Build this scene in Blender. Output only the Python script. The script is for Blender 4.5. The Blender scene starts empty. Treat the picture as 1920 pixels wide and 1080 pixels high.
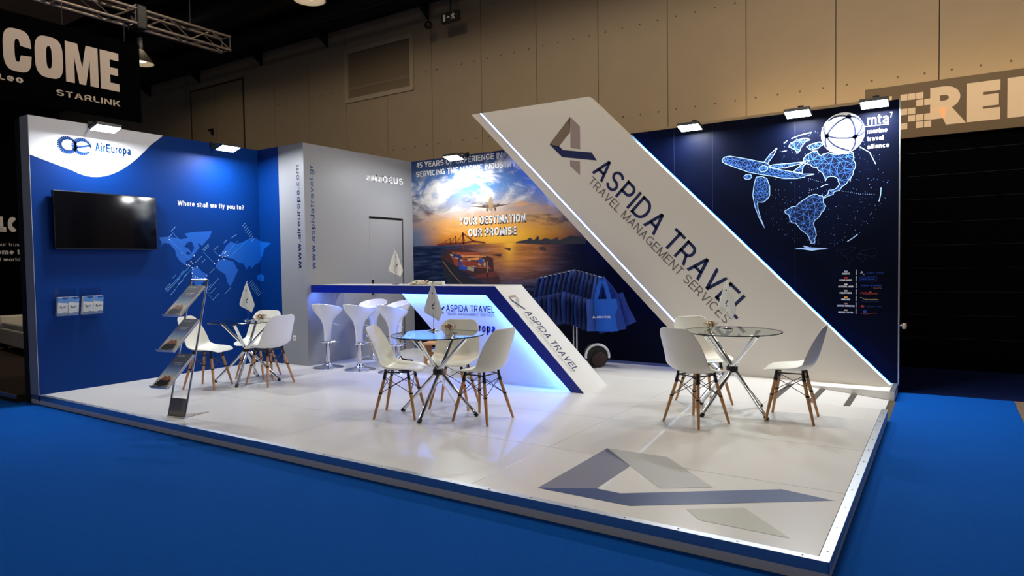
import bpy, bmesh, math, random
from mathutils import Vector, Matrix
from mathutils.geometry import delaunay_2d_cdt
random.seed(7)
sc = bpy.context.scene
COL = sc.collection

# ---------------------------------------------------------------- camera, world, exposure
cam = bpy.data.objects.new('camera', bpy.data.cameras.new('camera'))
COL.objects.link(cam)
cam.location = (8.4299, -3.1838, 1.3443)
cam.rotation_euler = (1.5348, 0.0154, 0.5786)
cam.data.sensor_width = 36.0
cam.data.lens = 36.0 * 1246.665 / 1920
cam.data.clip_start = 0.05
sc.camera = cam
w = bpy.data.worlds.new('hall'); sc.world = w; w.use_nodes = True
w.node_tree.nodes['Background'].inputs[0].default_value = (0.55, 0.6, 0.75, 1)
w.node_tree.nodes['Background'].inputs[1].default_value = 0.07
sc.view_settings.view_transform = 'Standard'
sc.view_settings.look = 'None'
sc.view_settings.gamma = 1.0
sc.view_settings.use_curve_mapping = False
sc.view_settings.exposure = 0.0

FLOOD_W = 41.0       # each stand floodlight
BAY_W = 340.0        # hall high-bay lamps, mostly unseen fill
HALL_TRACK_W = 330.0
WARM = (1.0, 0.86, 0.68)
H = 3.02
XL, X2, Y1, Y3, W = 0.2026, 1.176, 2.827, 4.993, 8.0

# ---------------------------------------------------------------- helpers
MATS = {}
def srgb(r, g, b):
    f = lambda c: (c/255/12.92) if c/255 <= 0.04045 else ((c/255+0.055)/1.055)**2.4
    return (f(r), f(g), f(b))

def M(name, col=(.8, .8, .8), rough=.5, metal=0., emit=None, es=1., trans=0., noise=None, bump=None, alpha=1., coat=0., spec=None):
    if name in MATS: return MATS[name]
    m = bpy.data.materials.new(name); m.use_nodes = True; MATS[name] = m
    nt = m.node_tree; b = nt.nodes['Principled BSDF']
    b.inputs['Base Color'].default_value = (*col, 1)
    b.inputs['Roughness'].default_value = rough
    b.inputs['Metallic'].default_value = metal
    if coat: b.inputs['Coat Weight'].default_value = coat
    if spec is not None: b.inputs['Specular IOR Level'].default_value = spec
    if trans: b.inputs['Transmission Weight'].default_value = trans
    if emit:
        b.inputs['Emission Color'].default_value = (*emit, 1); b.inputs['Emission Strength'].default_value = es
    tc = None
    if noise:
        scale, amt = noise[0], noise[1]
        tc = nt.nodes.new('ShaderNodeTexCoord'); n = nt.nodes.new('ShaderNodeTexNoise')
        n.inputs['Scale'].default_value = scale; n.inputs['Detail'].default_value = 5
        nt.links.new(tc.outputs['Object'], n.inputs['Vector'])
        mx = nt.nodes.new('ShaderNodeMix'); mx.data_type = 'RGBA'
        mx.inputs[6].default_value = (*[c*(1-amt) for c in col], 1)
        mx.inputs[7].default_value = (*[min(1, c*(1+amt)) for c in col], 1)
        nt.links.new(n.outputs['Fac'], mx.inputs[0]); nt.links.new(mx.outputs[2], b.inputs['Base Color'])
    if bump:
        scale, st = bump
        tc = tc or nt.nodes.new('ShaderNodeTexCoord'); n2 = nt.nodes.new('ShaderNodeTexNoise')
        n2.inputs['Scale'].default_value = scale; n2.inputs['Detail'].default_value = 3
        nt.links.new(tc.outputs['Object'], n2.inputs['Vector'])
        bp = nt.nodes.new('ShaderNodeBump'); bp.inputs['Strength'].default_value = st; bp.inputs['Distance'].default_value = .01
        nt.links.new(n2.outputs['Fac'], bp.inputs['Height']); nt.links.new(bp.outputs[0], b.inputs['Normal'])
    return m

def EM(name, col, s):
    if name in MATS: return MATS[name]
    m = bpy.data.materials.new(name); m.use_nodes = True; MATS[name] = m
    nt = m.node_tree; nt.nodes.clear()
    e = nt.nodes.new('ShaderNodeEmission'); o = nt.nodes.new('ShaderNodeOutputMaterial')
    e.inputs[0].default_value = (*col, 1); e.inputs[1].default_value = s
    nt.links.new(e.outputs[0], o.inputs[0]); return m

def GLASS(name, tint, base=.05, rough=.02):
    """thin clear pane: transparent body with a Fresnel reflection"""
    if name in MATS: return MATS[name]
    m = bpy.data.materials.new(name); m.use_nodes = True; MATS[name] = m
    nt = m.node_tree; nt.nodes.clear()
    t = nt.nodes.new('ShaderNodeBsdfTransparent'); t.inputs[0].default_value = (*tint, 1)
    g = nt.nodes.new('ShaderNodeBsdfGlossy'); g.inputs['Roughness'].default_value = rough
    f = nt.nodes.new('ShaderNodeFresnel'); f.inputs[0].default_value = 1.5
    mx = nt.nodes.new('ShaderNodeMixShader'); o = nt.nodes.new('ShaderNodeOutputMaterial')
    ge = nt.nodes.new('ShaderNodeNewGeometry'); sb = nt.nodes.new('ShaderNodeMath'); sb.operation = 'SUBTRACT'; sb.inputs[0].default_value = 1.
    mu = nt.nodes.new('ShaderNodeMath'); mu.operation = 'MULTIPLY'      # only the outer skin of the pane reflects
    nt.links.new(ge.outputs['Backfacing'], sb.inputs[1]); nt.links.new(sb.outputs[0], mu.inputs[0]); nt.links.new(f.outputs[0], mu.inputs[1])
    nt.links.new(mu.outputs[0], mx.inputs[0]); nt.links.new(t.outputs[0], mx.inputs[1]); nt.links.new(g.outputs[0], mx.inputs[2])
    nt.links.new(mx.outputs[0], o.inputs[0]); return m

def setp(o, label=None, cat=None, group=None, kind=None):
    if label: o['label'] = label
    if cat: o['category'] = cat
    if group: o['group'] = group
    if kind: o['kind'] = kind
    return o

class MB:
    def __init__(s): s.v = []; s.f = []; s.m = []
    def add(s, vs, fs, mi=0):
        n = len(s.v); s.v += [tuple(v) for v in vs]; s.f += [tuple(n+i for i in f) for f in fs]; s.m += [mi]*len(fs); return s
    def box(s, x0, y0, z0, x1, y1, z1, mi=0):
        return s.add([(x0,y0,z0),(x1,y0,z0),(x1,y1,z0),(x0,y1,z0),(x0,y0,z1),(x1,y0,z1),(x1,y1,z1),(x0,y1,z1)],
            [(3,2,1,0),(4,5,6,7),(0,1,5,4),(1,2,6,5),(2,3,7,6),(3,0,4,7)], mi)
    def prism(s, pts, d, mi=0):
        """closed solid: 3-D polygon pts swept by vector d"""
        n = len(pts); d = Vector(d); A = [Vector(p) for p in pts]
        nr = Vector((0, 0, 0))
        for i in range(n): nr += A[i].cross(A[(i+1) % n])
        if nr.dot(d) > 0: A = A[::-1]
        B = [a+d for a in A]
        return s.add(A+B, [tuple(range(n)), tuple(range(2*n-1, n-1, -1))]+[(i, i+n, (i+1) % n+n, (i+1) % n) for i in range(n)], mi)
    def tube(s, pts, r, n=10, mi=0, caps=True):
        pts = [Vector(p) for p in pts]; rs = r if isinstance(r, (list, tuple)) else [r]*len(pts); rings = []
        up = None
        for i, p in enumerate(pts):
            t = (pts[min(i+1, len(pts)-1)]-pts[max(i-1, 0)]).normalized()
            if up is None: up = Vector((0, 0, 1)) if abs(t.z) < .9 else Vector((1, 0, 0))
            a = t.cross(up); a.normalize(); b = a.cross(t).normalized(); up = b
            rings.append([p+rs[i]*(math.cos(2*math.pi*k/n)*a+math.sin(2*math.pi*k/n)*b) for k in range(n)])
        vs = [v for R in rings for v in R]; fs = []
        for i in range(len(rings)-1):
            for k in range(n): fs.append((i*n+k, i*n+(k+1) % n, (i+1)*n+(k+1) % n, (i+1)*n+k))
        if caps: fs += [tuple(range(n-1, -1, -1)), tuple(range((len(rings)-1)*n, len(rings)*n))]
        return s.add(vs, fs, mi)
    def lathe(s, prof, n=24, c=(0, 0, 0), mi=0, caps=True):
        vs = []; fs = []
        for r, z in prof:
            for k in range(n):
                a = 2*math.pi*k/n; vs.append((c[0]+r*math.cos(a), c[1]+r*math.sin(a), c[2]+z))
        for i in range(len(prof)-1):
            for k in range(n): fs.append((i*n+k, i*n+(k+1) % n, (i+1)*n+(k+1) % n, (i+1)*n+k))
        if caps and prof[0][0] > 1e-6: fs.append(tuple(range(n-1, -1, -1)))
        if caps and prof[-1][0] > 1e-6: fs.append(tuple(range((len(prof)-1)*n, len(prof)*n)))
        return s.add(vs, fs, mi)
    def build(s, name, mat, parent=None, smooth=False, loc=None, rz=0, fix=False):
        me = bpy.data.meshes.new(name); me.from_pydata(s.v, [], s.f)
        for m in (mat if isinstance(mat, (list, tuple)) else [mat]): me.materials.append(m)
        if isinstance(mat, (list, tuple)): me.polygons.foreach_set('material_index', s.m)
        if fix:
            bm = bmesh.new(); bm.from_mesh(me); bmesh.ops.remove_doubles(bm, verts=bm.verts, dist=1e-6)
            bmesh.ops.recalc_face_normals(bm, faces=bm.faces); bm.to_mesh(me); bm.free()
        me.validate()
        if smooth:
            me.shade_smooth(); me.set_sharp_from_angle(angle=math.radians(40))
        o = bpy.data.objects.new(name, me); COL.objects.link(o)
        if loc: o.location = loc
        if rz: o.rotation_euler.z = rz
        if parent: o.parent = parent
        return o

def empty(name, loc, rz=0, label=None, cat=None, group=None):
    o = bpy.data.objects.new(name, None); COL.objects.link(o); o.location = loc; o.rotation_euler.z = rz
    o.empty_display_size = .1
    return setp(o, label, cat, group)

def copy_tree(o, parent=None):
    c = o.copy(); COL.objects.link(c); c.parent = parent
    for ch in list(o.children): copy_tree(ch, c)
    return c

def bevel(o, wd=.004, seg=2):
    b = o.modifiers.new('bevel', 'BEVEL'); b.width = wd; b.segments = seg; b.limit_method = 'ANGLE'; return o

def area(name, loc, aim, power, col, sx, sy, parent=None, spread=180):
    l = bpy.data.lights.new(name, 'AREA'); l.energy = power; l.color = col; l.shape = 'RECTANGLE'; l.size = sx; l.size_y = sy
    l.spread = math.radians(spread)
    o = bpy.data.objects.new(name, l); COL.objects.link(o)
    o.location = loc; o.rotation_euler = Vector(aim).to_track_quat('-Z', 'Y').to_euler()
    if parent:
        o.parent = parent; o.location = Vector(loc)-parent.matrix_world.translation if False else loc
    return o

# ---- planes that carry print: (origin, u, v, normal)
class Plane:
    def __init__(s, o, u, v): s.o = Vector(o); s.u = Vector(u).normalized(); s.v = Vector(v).normalized(); s.n = s.u.cross(s.v)
    def P(s, a, b, d=.0015): return s.o+s.u*a+s.v*b+s.n*d
PL_LEFT = Plane((XL, 0, 0), (0, 1, 0), (0, 0, 1))        # u = y ; faces +x
PL_FRONT = Plane((0, Y1, 0), (1, 0, 0), (0, 0, 1))       # u = x ; faces -y
PL_SIDE = Plane((X2, 0, 0), (0, 1, 0), (0, 0, 1))
PL_BACK = Plane((0, Y3, 0), (1, 0, 0), (0, 0, 1))
YP = 4.72
PL_PANEL = Plane((0, YP, 0), (1, 0, 0), (0, 0, 1))
PL_FLOOR = Plane((0, 0, 0), (1, 0, 0), (0, 1, 0))

def print_polys(name, plane, polys, mat, parent, d=.0015, label=None):
    mb = MB()
    for p in polys:
        pts = [plane.P(a, b, d) for a, b in p]
        ar = sum(p[i][0]*p[(i+1) % len(p)][1]-p[(i+1) % len(p)][0]*p[i][1] for i in range(len(p)))
        if ar < 0: pts = pts[::-1]
        mb.add(pts, [tuple(range(len(pts)))])
    return setp(mb.build(name, mat, parent), label)

def ribbon(pts, wd):
    out = []
    for (a, b), (c, e) in zip(pts[:-1], pts[1:]):
        L = math.hypot(c-a, e-b) or 1; nx, ny = -(e-b)/L*wd/2, (c-a)/L*wd/2
        out.append([(a-nx, b-ny), (c-nx, e-ny), (c+nx, e+ny), (a+nx, b+ny)])
    return out

def _arc(cx, cy, rx, ry, a0, a1, n=None):
    n = n or max(3, int(abs(a1-a0)/18))
    return [(cx+rx*math.cos(math.radians(a0+(a1-a0)*i/n)), cy+ry*math.sin(math.radians(a0+(a1-a0)*i/n))) for i in range(n+1)]
def _stroke(path, w):
    """mitred ribbon of width w along a polyline, as quads"""
    P = [path[0]]
    for p in path[1:]:
        if math.hypot(p[0]-P[-1][0], p[1]-P[-1][1]) > 1e-6: P.append(p)
    n = len(P); A = []; B = []
    closed = False
    if math.hypot(P[0][0]-P[-1][0], P[0][1]-P[-1][1]) < 1e-6: closed = True
    def nrm(a, b):
        l = math.hypot(b[0]-a[0], b[1]-a[1]); return (-(b[1]-a[1])/l, (b[0]-a[0])/l)
    for i in range(n):
        if closed: a, b = nrm(P[i-1] if i else P[-2], P[i]), nrm(P[i], P[i+1] if i < n-1 else P[1])
        else: a = nrm(P[max(i-1, 0)], P[max(i, 1)]); b = nrm(P[min(i, n-2)], P[min(i+1, n-1)])
        mx, my = a[0]+b[0], a[1]+b[1]; l = math.hypot(mx, my) or 1; mx, my = mx/l, my/l
        k = min(1/max(.3, mx*a[0]+my*a[1]), 2.)*w/2
        A.append((P[i][0]+mx*k, P[i][1]+my*k)); B.append((P[i][0]-mx*k, P[i][1]-my*k))
    return [[B[i], B[i+1], A[i+1], A[i]] for i in range(n-1)]
def glyph(ch, w):
    """(polygons, width) of a plain grotesque letter, cap height 1, stroke w"""
    h = w/2; X = .74; q = w*1.1; S = []; G = []
    def L(*p): S.append(list(p))
    def D(x0, y0, x1, y1, t=q): G.append([(x0, y0), (x0+t, y0), (x1+t, y1), (x1, y1)])
    W_ = .68
    if ch in 'BDEFHKLNMPRU' or ch == 'I': L((h, 0), (h, 1))
    if ch == 'A': W_ = .74; D(0, 0, (W_-q)/2, 1); D(W_-q, 0, (W_-q)/2, 1); L((.17, .28+h), (W_-.17, .28+h))
    elif ch == 'C': W_ = .74; L(*_arc(.38, .5, .38-h, .5-h, 48, 312))
    elif ch == 'D': W_ = .73; L((0, 1-h), (.32, 1-h), *_arc(.32, .5, W_-h-.32, .5-h, 90, -90), (0, h))
    elif ch in 'EF':
        W_ = .6; L((0, 1-h), (W_, 1-h)); L((0, .53), (W_*.92, .53))
        if ch == 'E': L((0, h), (W_+.02, h))
    elif ch == 'G': W_ = .77; L(*_arc(.385, .5, .385-h, .5-h, 48, 340)); L((.42, .47), (W_-h, .47), (W_-h, 0))
    elif ch == 'H': L((W_-h, 0), (W_-h, 1)); L((0, .52), (W_, .52))
    elif ch == 'I': W_ = w
    elif ch == 'K': D(W_-q*1.1, 1, h, .36, q*1.1); D(W_-q*1.05, 0, .22, .58, q*1.1)
    elif ch == 'L': W_ = .54; L((0, h), (W_, h))
    elif ch == 'M': W_ = .84; L((W_-h, 0), (W_-h, 1)); D((W_-q)/2, 0, .0, 1); D((W_-q)/2, 0, W_-q, 1)
    elif ch == 'N': W_ = .70; L((W_-h, 0), (W_-h, 1)); D(W_-q, 0, 0, 1)
    elif ch == 'O': W_ = .78; L(*_arc(.39, .5, .39-h, .5-h, 0, 360))
    elif ch in 'PR':
        W_ = .64; y = .44; c = (1-h+y)/2; L((0, 1-h), (.36, 1-h), *_arc(.36, c, W_-h-.36, (1-h-y)/2, 90, -90), (0, y))
        if ch == 'R': W_ = .68; D(W_-q, 0, .32, y, q)
    elif ch in 'Ss':
        k = 1 if ch == 'S' else X; W_ = .64 if ch == 'S' else .5; r = W_/2
        m = k*.51; L(*_arc(r, (k-h+m)/2, r-h, (k-h-m)/2, 22, 265, 14), *_arc(r, (h+m)/2, r-h, (m-h)/2, 85, -158, 14))
    elif ch == 'T': W_ = .62; L((0, 1-h), (W_, 1-h)); L((W_/2, 0), (W_/2, 1))
    elif ch == 'U': L((h, 1), (h, .33), *_arc(W_/2, .33, W_/2-h, .33-h, 180, 360), (W_-h, 1)); S.pop(0)
    elif ch == 'V': W_ = .7; D((W_-q)/2, 0, 0, 1); D((W_-q)/2, 0, W_-q, 1)
    elif ch == 'W':
        W_ = 1.0; a = W_*.25-q/2
        D(a, 0, 0, 1); D(a, 0, W_/2-q/2, 1); D(W_*.75-q/2, 0, W_/2-q/2, 1); D(W_*.75-q/2, 0, W_-q, 1)
    elif ch == 'X': W_ = .68; D(0, 0, W_-q, 1); D(W_-q, 0, 0, 1)
    elif ch == 'Y': W_ = .7; D((W_-q)/2, .40, 0, 1); D((W_-q)/2, .40, W_-q, 1); L((W_/2, 0), (W_/2, .42))
    elif ch == '4': W_ = .56; D(0, .3, .36-q/2, 1, q*.9); L((0, .24+h), (W_, .24+h)); L((.40, 0), (.40, 1))
    elif ch == '5': W_ = .54; L((W_-.03, 1-h), (.09, 1-h), (.07, .52), *_arc(.26, .34, W_-h-.26, .34-h, 120, -150, 14))
    elif ch == '7': W_ = .5; L((0, 1-h), (W_, 1-h)); D(.12, 0, W_-q, 1-w)
    elif ch == 'a': W_ = .52; L(*_arc(W_/2, X-.24, W_/2-h, .24-h, 160, 0, 9), (W_-h, 0)); L((W_-h, .42), (.26, .40), *_arc(.22, .21, .22-h, .21-h, 90, 270, 9), (.30, h), (W_-h, .17))
    elif ch in 'bdpqo':
        W_ = .56; L(*_arc(W_/2, X/2, W_/2-h, X/2-h, 0, 360))
        if ch == 'b': L((h, 0), (h, 1))
        if ch == 'd': L((W_-h, 0), (W_-h, 1))
        if ch == 'p': L((h, -.26), (h, X))
        if ch == 'q': L((W_-h, -.26), (W_-h, X))
    elif ch == 'g': W_ = .56; L(*_arc(W_/2, X/2, W_/2-h, X/2-h, 0, 360)); L((W_-h, X), (W_-h, -.08), *_arc(W_/2, -.08, W_/2-h, .18-h, 0, -150, 8))
    elif ch == 'c': W_ = .5; L(*_arc(.26, X/2, .26-h, X/2-h, 45, 315))
    elif ch == 'e': W_ = .54; L((h, X/2), (W_-h, X/2), *_arc(W_/2, X/2, W_/2-h, X/2-h, 0, 318))
    elif ch == 'f': W_ = .32; L((.13, 0), (.13, .82), *_arc(.29, .82, .16, .18-h, 180, 95, 5)); L((0, X-h), (.30, X-h))
    elif ch in 'nhu':
        W_ = .52; r = .24
        if ch == 'u': L((W_-h, 0), (W_-h, X)); L((h, X), (h, r), *_arc(W_/2, r, W_/2-h, r-h, 180, 360, 9))
        else: L((h, 0), (h, X if ch == 'n' else 1)); L(*_arc(W_/2, X-r, W_/2-h, r-h, 180, 0, 9), (W_-h, 0))
    elif ch == 'm':
        W_ = .84; L((h, 0), (h, X)); r = .21; b = W_/2
        for c in (0, 1): L(*_arc(h+(b-h)/2+c*(b-h), X-r, (b-h)/2, r-h, 180, 0, 8), (h+(c+1)*(b-h), 0))
    elif ch == 'r': W_ = .32; L((h, 0), (h, X)); L(*_arc(.30, X-.26, .30-h, .26-h, 180, 85, 6))
    elif ch == 'i': W_ = w; L((h, 0), (h, X)); L((h, .85), (h, .85+max(w, .13)))
    elif ch == 'l': W_ = w; L((h, 0), (h, 1))
    elif ch == 't': W_ = .33; L((.14, .95), (.14, .17), *_arc(.30, .17, .16, .17-h, 180, 265, 5)); L((0, X-h), (.31, X-h))
    elif ch in 'vy':
        W_ = .52; a = (W_-q)/2; D(a, 0, 0, X); D(a, 0, W_-q, X)
        if ch == 'y': D(a-.10, -.26, a+q*.1, .05)
    elif ch == 'w':
        W_ = .76; a = W_*.25-q/2
        D(a, 0, 0, X); D(a, 0, W_/2-q/2, X); D(W_*.75-q/2, 0, W_/2-q/2, X); D(W_*.75-q/2, 0, W_-q, X)
    elif ch == '.': W_ = w*1.1; L((0, w*.55), (w*1.1, w*.55))
    elif ch == '?': W_ = .48; L(*_arc(.24, .74, .24-h, .26-h, 170, -40, 9), (.24, .42), (.24, .26)); L((.24, 0), (.24, w*1.1))
    elif ch == ' ': W_ = .22
    for p in S: G += _stroke(p, w)
    return G, W_
def text2d(s, bold=0., space=1.):
    w = .118+bold*4.2; x = 0.; out = []; end = 0
    for ch in s:
        g, W_ = glyph(ch, w); out += [[(a+x, b) for a, b in p] for p in g]; end = x+W_; x += W_+(.13*space)
    vs = []; fs = []
    for p in out:
        ar = sum(p[i][0]*p[(i+1) % 4][1]-p[(i+1) % 4][0]*p[i][1] for i in range(4))
        if ar < 0: p = p[::-1]
        fs.append(tuple(range(len(vs), len(vs)+4))); vs += [(a/end, b) for a, b in p]
    return vs, fs

def text(name, plane, s, org, width, cap, mat, parent, bold=0., u=(1, 0), d=.0018, slant=0., label=None, space=1.):
    """flat lettering on a plane: org = left end of the baseline in plane coordinates"""
    vs, fs = text2d(s, bold, space); L = math.hypot(*u); ux, uy = u[0]/L, u[1]/L; vx, vy = -uy, ux
    mb = MB(); pts = []
    for x, y in vs:
        X = x*width+slant*y*cap; Y = y*cap
        pts.append(plane.P(org[0]+ux*X+vx*Y, org[1]+uy*X+vy*Y, d))
    mb.add(pts, fs); o = mb.build(name, mat, parent)
    return setp(o, label or ('lettering reading ' + s if len(s) < 40 else None))

# ---------------------------------------------------------------- materials
white_lam = M('white_laminate', srgb(220, 220, 219), .28, noise=(1.3, .02), coat=.2)
white_paint = M('white_paint', srgb(228, 226, 220), .55)
alu = M('brushed_aluminium', (.56, .59, .63), .42, 1., bump=(60, .08))
chrome = M('chrome', (.86, .87, .88), .07, 1.)
steel = M('satin_steel', (.6, .61, .63), .25, 1.)
black = M('black_plastic', (.008, .008, .009), .4)
black_matt = M('black_cloth', (.0015, .0015, .002), .9, spec=.03)
carpet_blue = M('blue_carpet', (.0, .078, .40), .95, noise=(55, .14), bump=(380, .5), spec=.1)
carpet_dark = M('brown_carpet', srgb(66, 54, 48), .95, noise=(40, .4), bump=(300, .5), spec=.1)
sheet_navy = M('navy_sheet', (.001, .006, .045), .95, noise=(40, .2), bump=(300, .5), spec=.1)
concrete = M('brown_concrete', srgb(110, 90, 72), .8, noise=(12, .25))
navy = M('navy_print', srgb(8, 26, 78), .5)
print_white = M('white_print', srgb(240, 241, 242), .5)
print_grey = M('grey_print', srgb(120, 112, 108), .5)
print_brown = M('brown_grey_print', srgb(120, 105, 88), .5)
print_dark = M('dark_brown_print', srgb(62, 52, 42), .5)
print_taupe = M('taupe_print', srgb(150, 134, 130), .5)
print_lgrey = M('light_grey_print', srgb(168, 172, 172), .5)
ae_blue = M('azure_print', srgb(0, 62, 130), .6, spec=.1)
ae_navy = M('deep_blue_print', srgb(0, 44, 98), .6, spec=.1)
blue_edge = M('blue_gloss_edge', (.0, .012, .24), .35)
led_white = EM('led_white_strip', (.62, .82, 1.), 4.)
led_blue = EM('led_blue_strip', (.01, .16, 1.), 7.)
led_side = EM('led_side_strip', (.85, .93, 1.), 1.6)
flood_face = EM('floodlight_face', (.94, .98, 1.), 30.)
wood = M('beech_wood', srgb(196, 144, 94), .5, noise=(18, .22))
shell = M('white_polypropylene', srgb(232, 230, 222), .35)
stool_white = M('white_gloss_abs', srgb(235, 236, 240), .18, coat=.4)
glass_top = GLASS('table_glass', (.93, .97, .96))
acrylic = GLASS('clear_acrylic', (.95, .97, .98))
flag_cloth = M('white_satin', srgb(240, 238, 232), .5)
_n = flag_cloth.node_tree; _t = _n.nodes.new('ShaderNodeBsdfTranslucent'); _t.inputs[0].default_value = (.85, .84, .8, 1); _m = _n.nodes.new('ShaderNodeMixShader'); _m.inputs[0].default_value = .45
_n.links.new(_n.nodes['Principled BSDF'].outputs[0], _m.inputs[1]); _n.links.new(_t.outputs[0], _m.inputs[2]); _n.links.new(_m.outputs[0], _n.nodes['Material Output'].inputs[0])
paper_white = M('white_paper', srgb(225, 225, 220), .6)

# ================================================================= THE SETTING
# ---- hall floor: blue aisle carpet with bare floor beyond
fl = MB().box(-14, -9, -.14, 9.0, 8.0, -.1006).build('floor', carpet_blue)
setp(fl, 'bright blue needle-felt carpet of the aisles around the stand', 'carpet', kind='structure')
o = MB().box(9.002, -9, -.14, 18, 8, -.1006).build('floor_bare', concrete)
setp(o, 'brown bare hall floor beside the blue aisle carpet at right', 'floor', kind='structure')
o = MB().box(6.0, 5.06, -.1004, 11.5, 7.0, -.0975).build('floor_dark_sheet', sheet_navy)  # separate darker navy sheet laid over the blue carpet
setp(o, 'dark navy sheet over the blue carpet in front of the black wall behind the stand', 'carpet', kind='structure')
o = MB().box(7.94, 3.545, -.1004, 8.012, 4.495, -.0985).build('floor_ramp_strip', M('bare_strip', srgb(74, 66, 56), .85, noise=(12, .2)))
setp(o, 'narrow brown bare strip at the foot of the white ramp', 'floor', kind='structure')

# ---- stand platform
pf = MB().box(0.03, .03, -.1, 7.97, 3.5, -.022).box(.03, 3.5, -.1, 6.98, 4.97, -.022).build('floor_platform', white_paint)
setp(pf, 'raised white exhibition platform with aluminium edge and printed emblem', 'platform', kind='structure')
g = .0018
def fpanel(x0, y0, x1, y1):
    o = MB().box(x0+g, y0+g, -.02, x1-g, y1-g, 0).build('floor_panel', white_lam, pf)
    return bevel(o, .0012, 1)
for j in range(5):
    for i in range(4):
        x0, x1, y0, y1 = i*2., i*2.+2, j*1., j*1.+1
        x0 = max(x0, .0); x1 = min(x1, 7.955); y0 = max(y0, .042); y1 = min(y1, 4.99)
        if i == 3 and j == 3:
            fpanel(6, 3, 7, 4); fpanel(7, 3, 7.955, 3.53)
        elif i == 3 and j == 4: fpanel(6, 4, 7, 4.99)
        else: fpanel(x0, y0, x1, y1)
MB().box(0, 0, -.1, 8, .028, -.05).build('front_board', white_paint, pf)
MB().box(7.972, .028, -.1, 8, 3.53, -.05).build('side_board', white_paint, pf)
tr = MB().box(0, -.003, -.049, 8.002, .0, .0025).box(0, 0, -.001, 8.0, .042, .0025).build('front_edge_profile', alu, pf)
setp(tr, 'aluminium edge profile')
tr = MB().box(8.0, -.003, -.049, 8.004, 3.535, .0025).box(7.957, .042, -.001, 8.0, 3.535, .0025).build('side_edge_profile', alu, pf)
setp(tr, 'aluminium edge profile')
sd = MB().lathe([(0.0, .0035), (.004, .003), (.006, 0)][::-1], 10)
scr = None
for k in range(27):
    x = .35+k*.29
    if scr is None: scr = sd.build('screw', steel, pf, True, loc=(x, .02, .0025))
    else:
        c = scr.copy(); COL.objects.link(c); c.location = (x, .02, .0025)
for k in range(11):
    c = scr.copy(); COL.objects.link(c); c.location = (7.98, .12+k*.32, .0025)
MB().box(.20, -.006, -.062, .222, -.003, -.012).build('cable_clip', black, pf)
# printed emblem on the platform
LG = dict(limbL=[(6.38,1.178),(6.386,.19),(6.692,.358),(6.69,.87)], fold=[(6.38,1.178),(6.393,1.106),(6.69,.87)],
  limbR=[(6.383,1.179),(6.829,1.183),(7.278,.725),(7.016,.549),(6.69,.87)],
  bar=[(6.386,.19),(6.692,.358),(6.85,.353),(7.628,.894),(7.913,.847),(6.974,.193)], low=[(7.256,.307),(7.519,.482),(7.804,.189),(7.363,.189)])
for k, m in (('limbL', M('floor_grey_blue', srgb(122, 124, 142), .35)), ('limbR', M('floor_grey', srgb(176, 178, 178), .35)),
             ('fold', M('floor_slate', srgb(74, 86, 106), .35)), ('bar', M('floor_navy', srgb(40, 66, 118), .35)), ('low', M('floor_sand', srgb(178, 178, 166), .35))):
    print_polys('emblem_piece', PL_FLOOR, [LG[k]], m, pf, .0012 if k != 'fold' else .0016, 'printed folded ribbon emblem piece')
# ramp with anti-slip strips
rp = MB().prism([(7.0, 3.537, 0), (7.95, 3.537, -.092), (7.95, 3.537, -.1), (7.0, 3.537, -.1)], (0, .95, 0)).build('floor_ramp', white_lam)
setp(rp, 'white access ramp with dark anti-slip strips cut into the platform', 'ramp', kind='structure')
for x in (7.0, 7.31, 7.61):
    zt = lambda q: -(q-7.0)*.092/.95+.0012
    MB().prism([(x, 3.54, zt(x)), (x+.055, 3.54, zt(x+.055)), (x+.055, 3.54, zt(x+.055)-.002), (x, 3.54, zt(x)-.002)], (0, .945, 0)).build(
        'anti_slip_strip', M('anti_slip_tape', srgb(78, 72, 68), .9), rp)
# plinth under the slanted panel
pl = MB().box(7.0, 4.49, -.1, 8.0, 4.995, -.0005).build('plinth', white_paint, pf)
bevel(pl, .003, 1)
MB().box(7.955, 4.49, -.0004, 8.002, 4.995, .002).build('plinth_cap', alu, pf)

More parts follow.
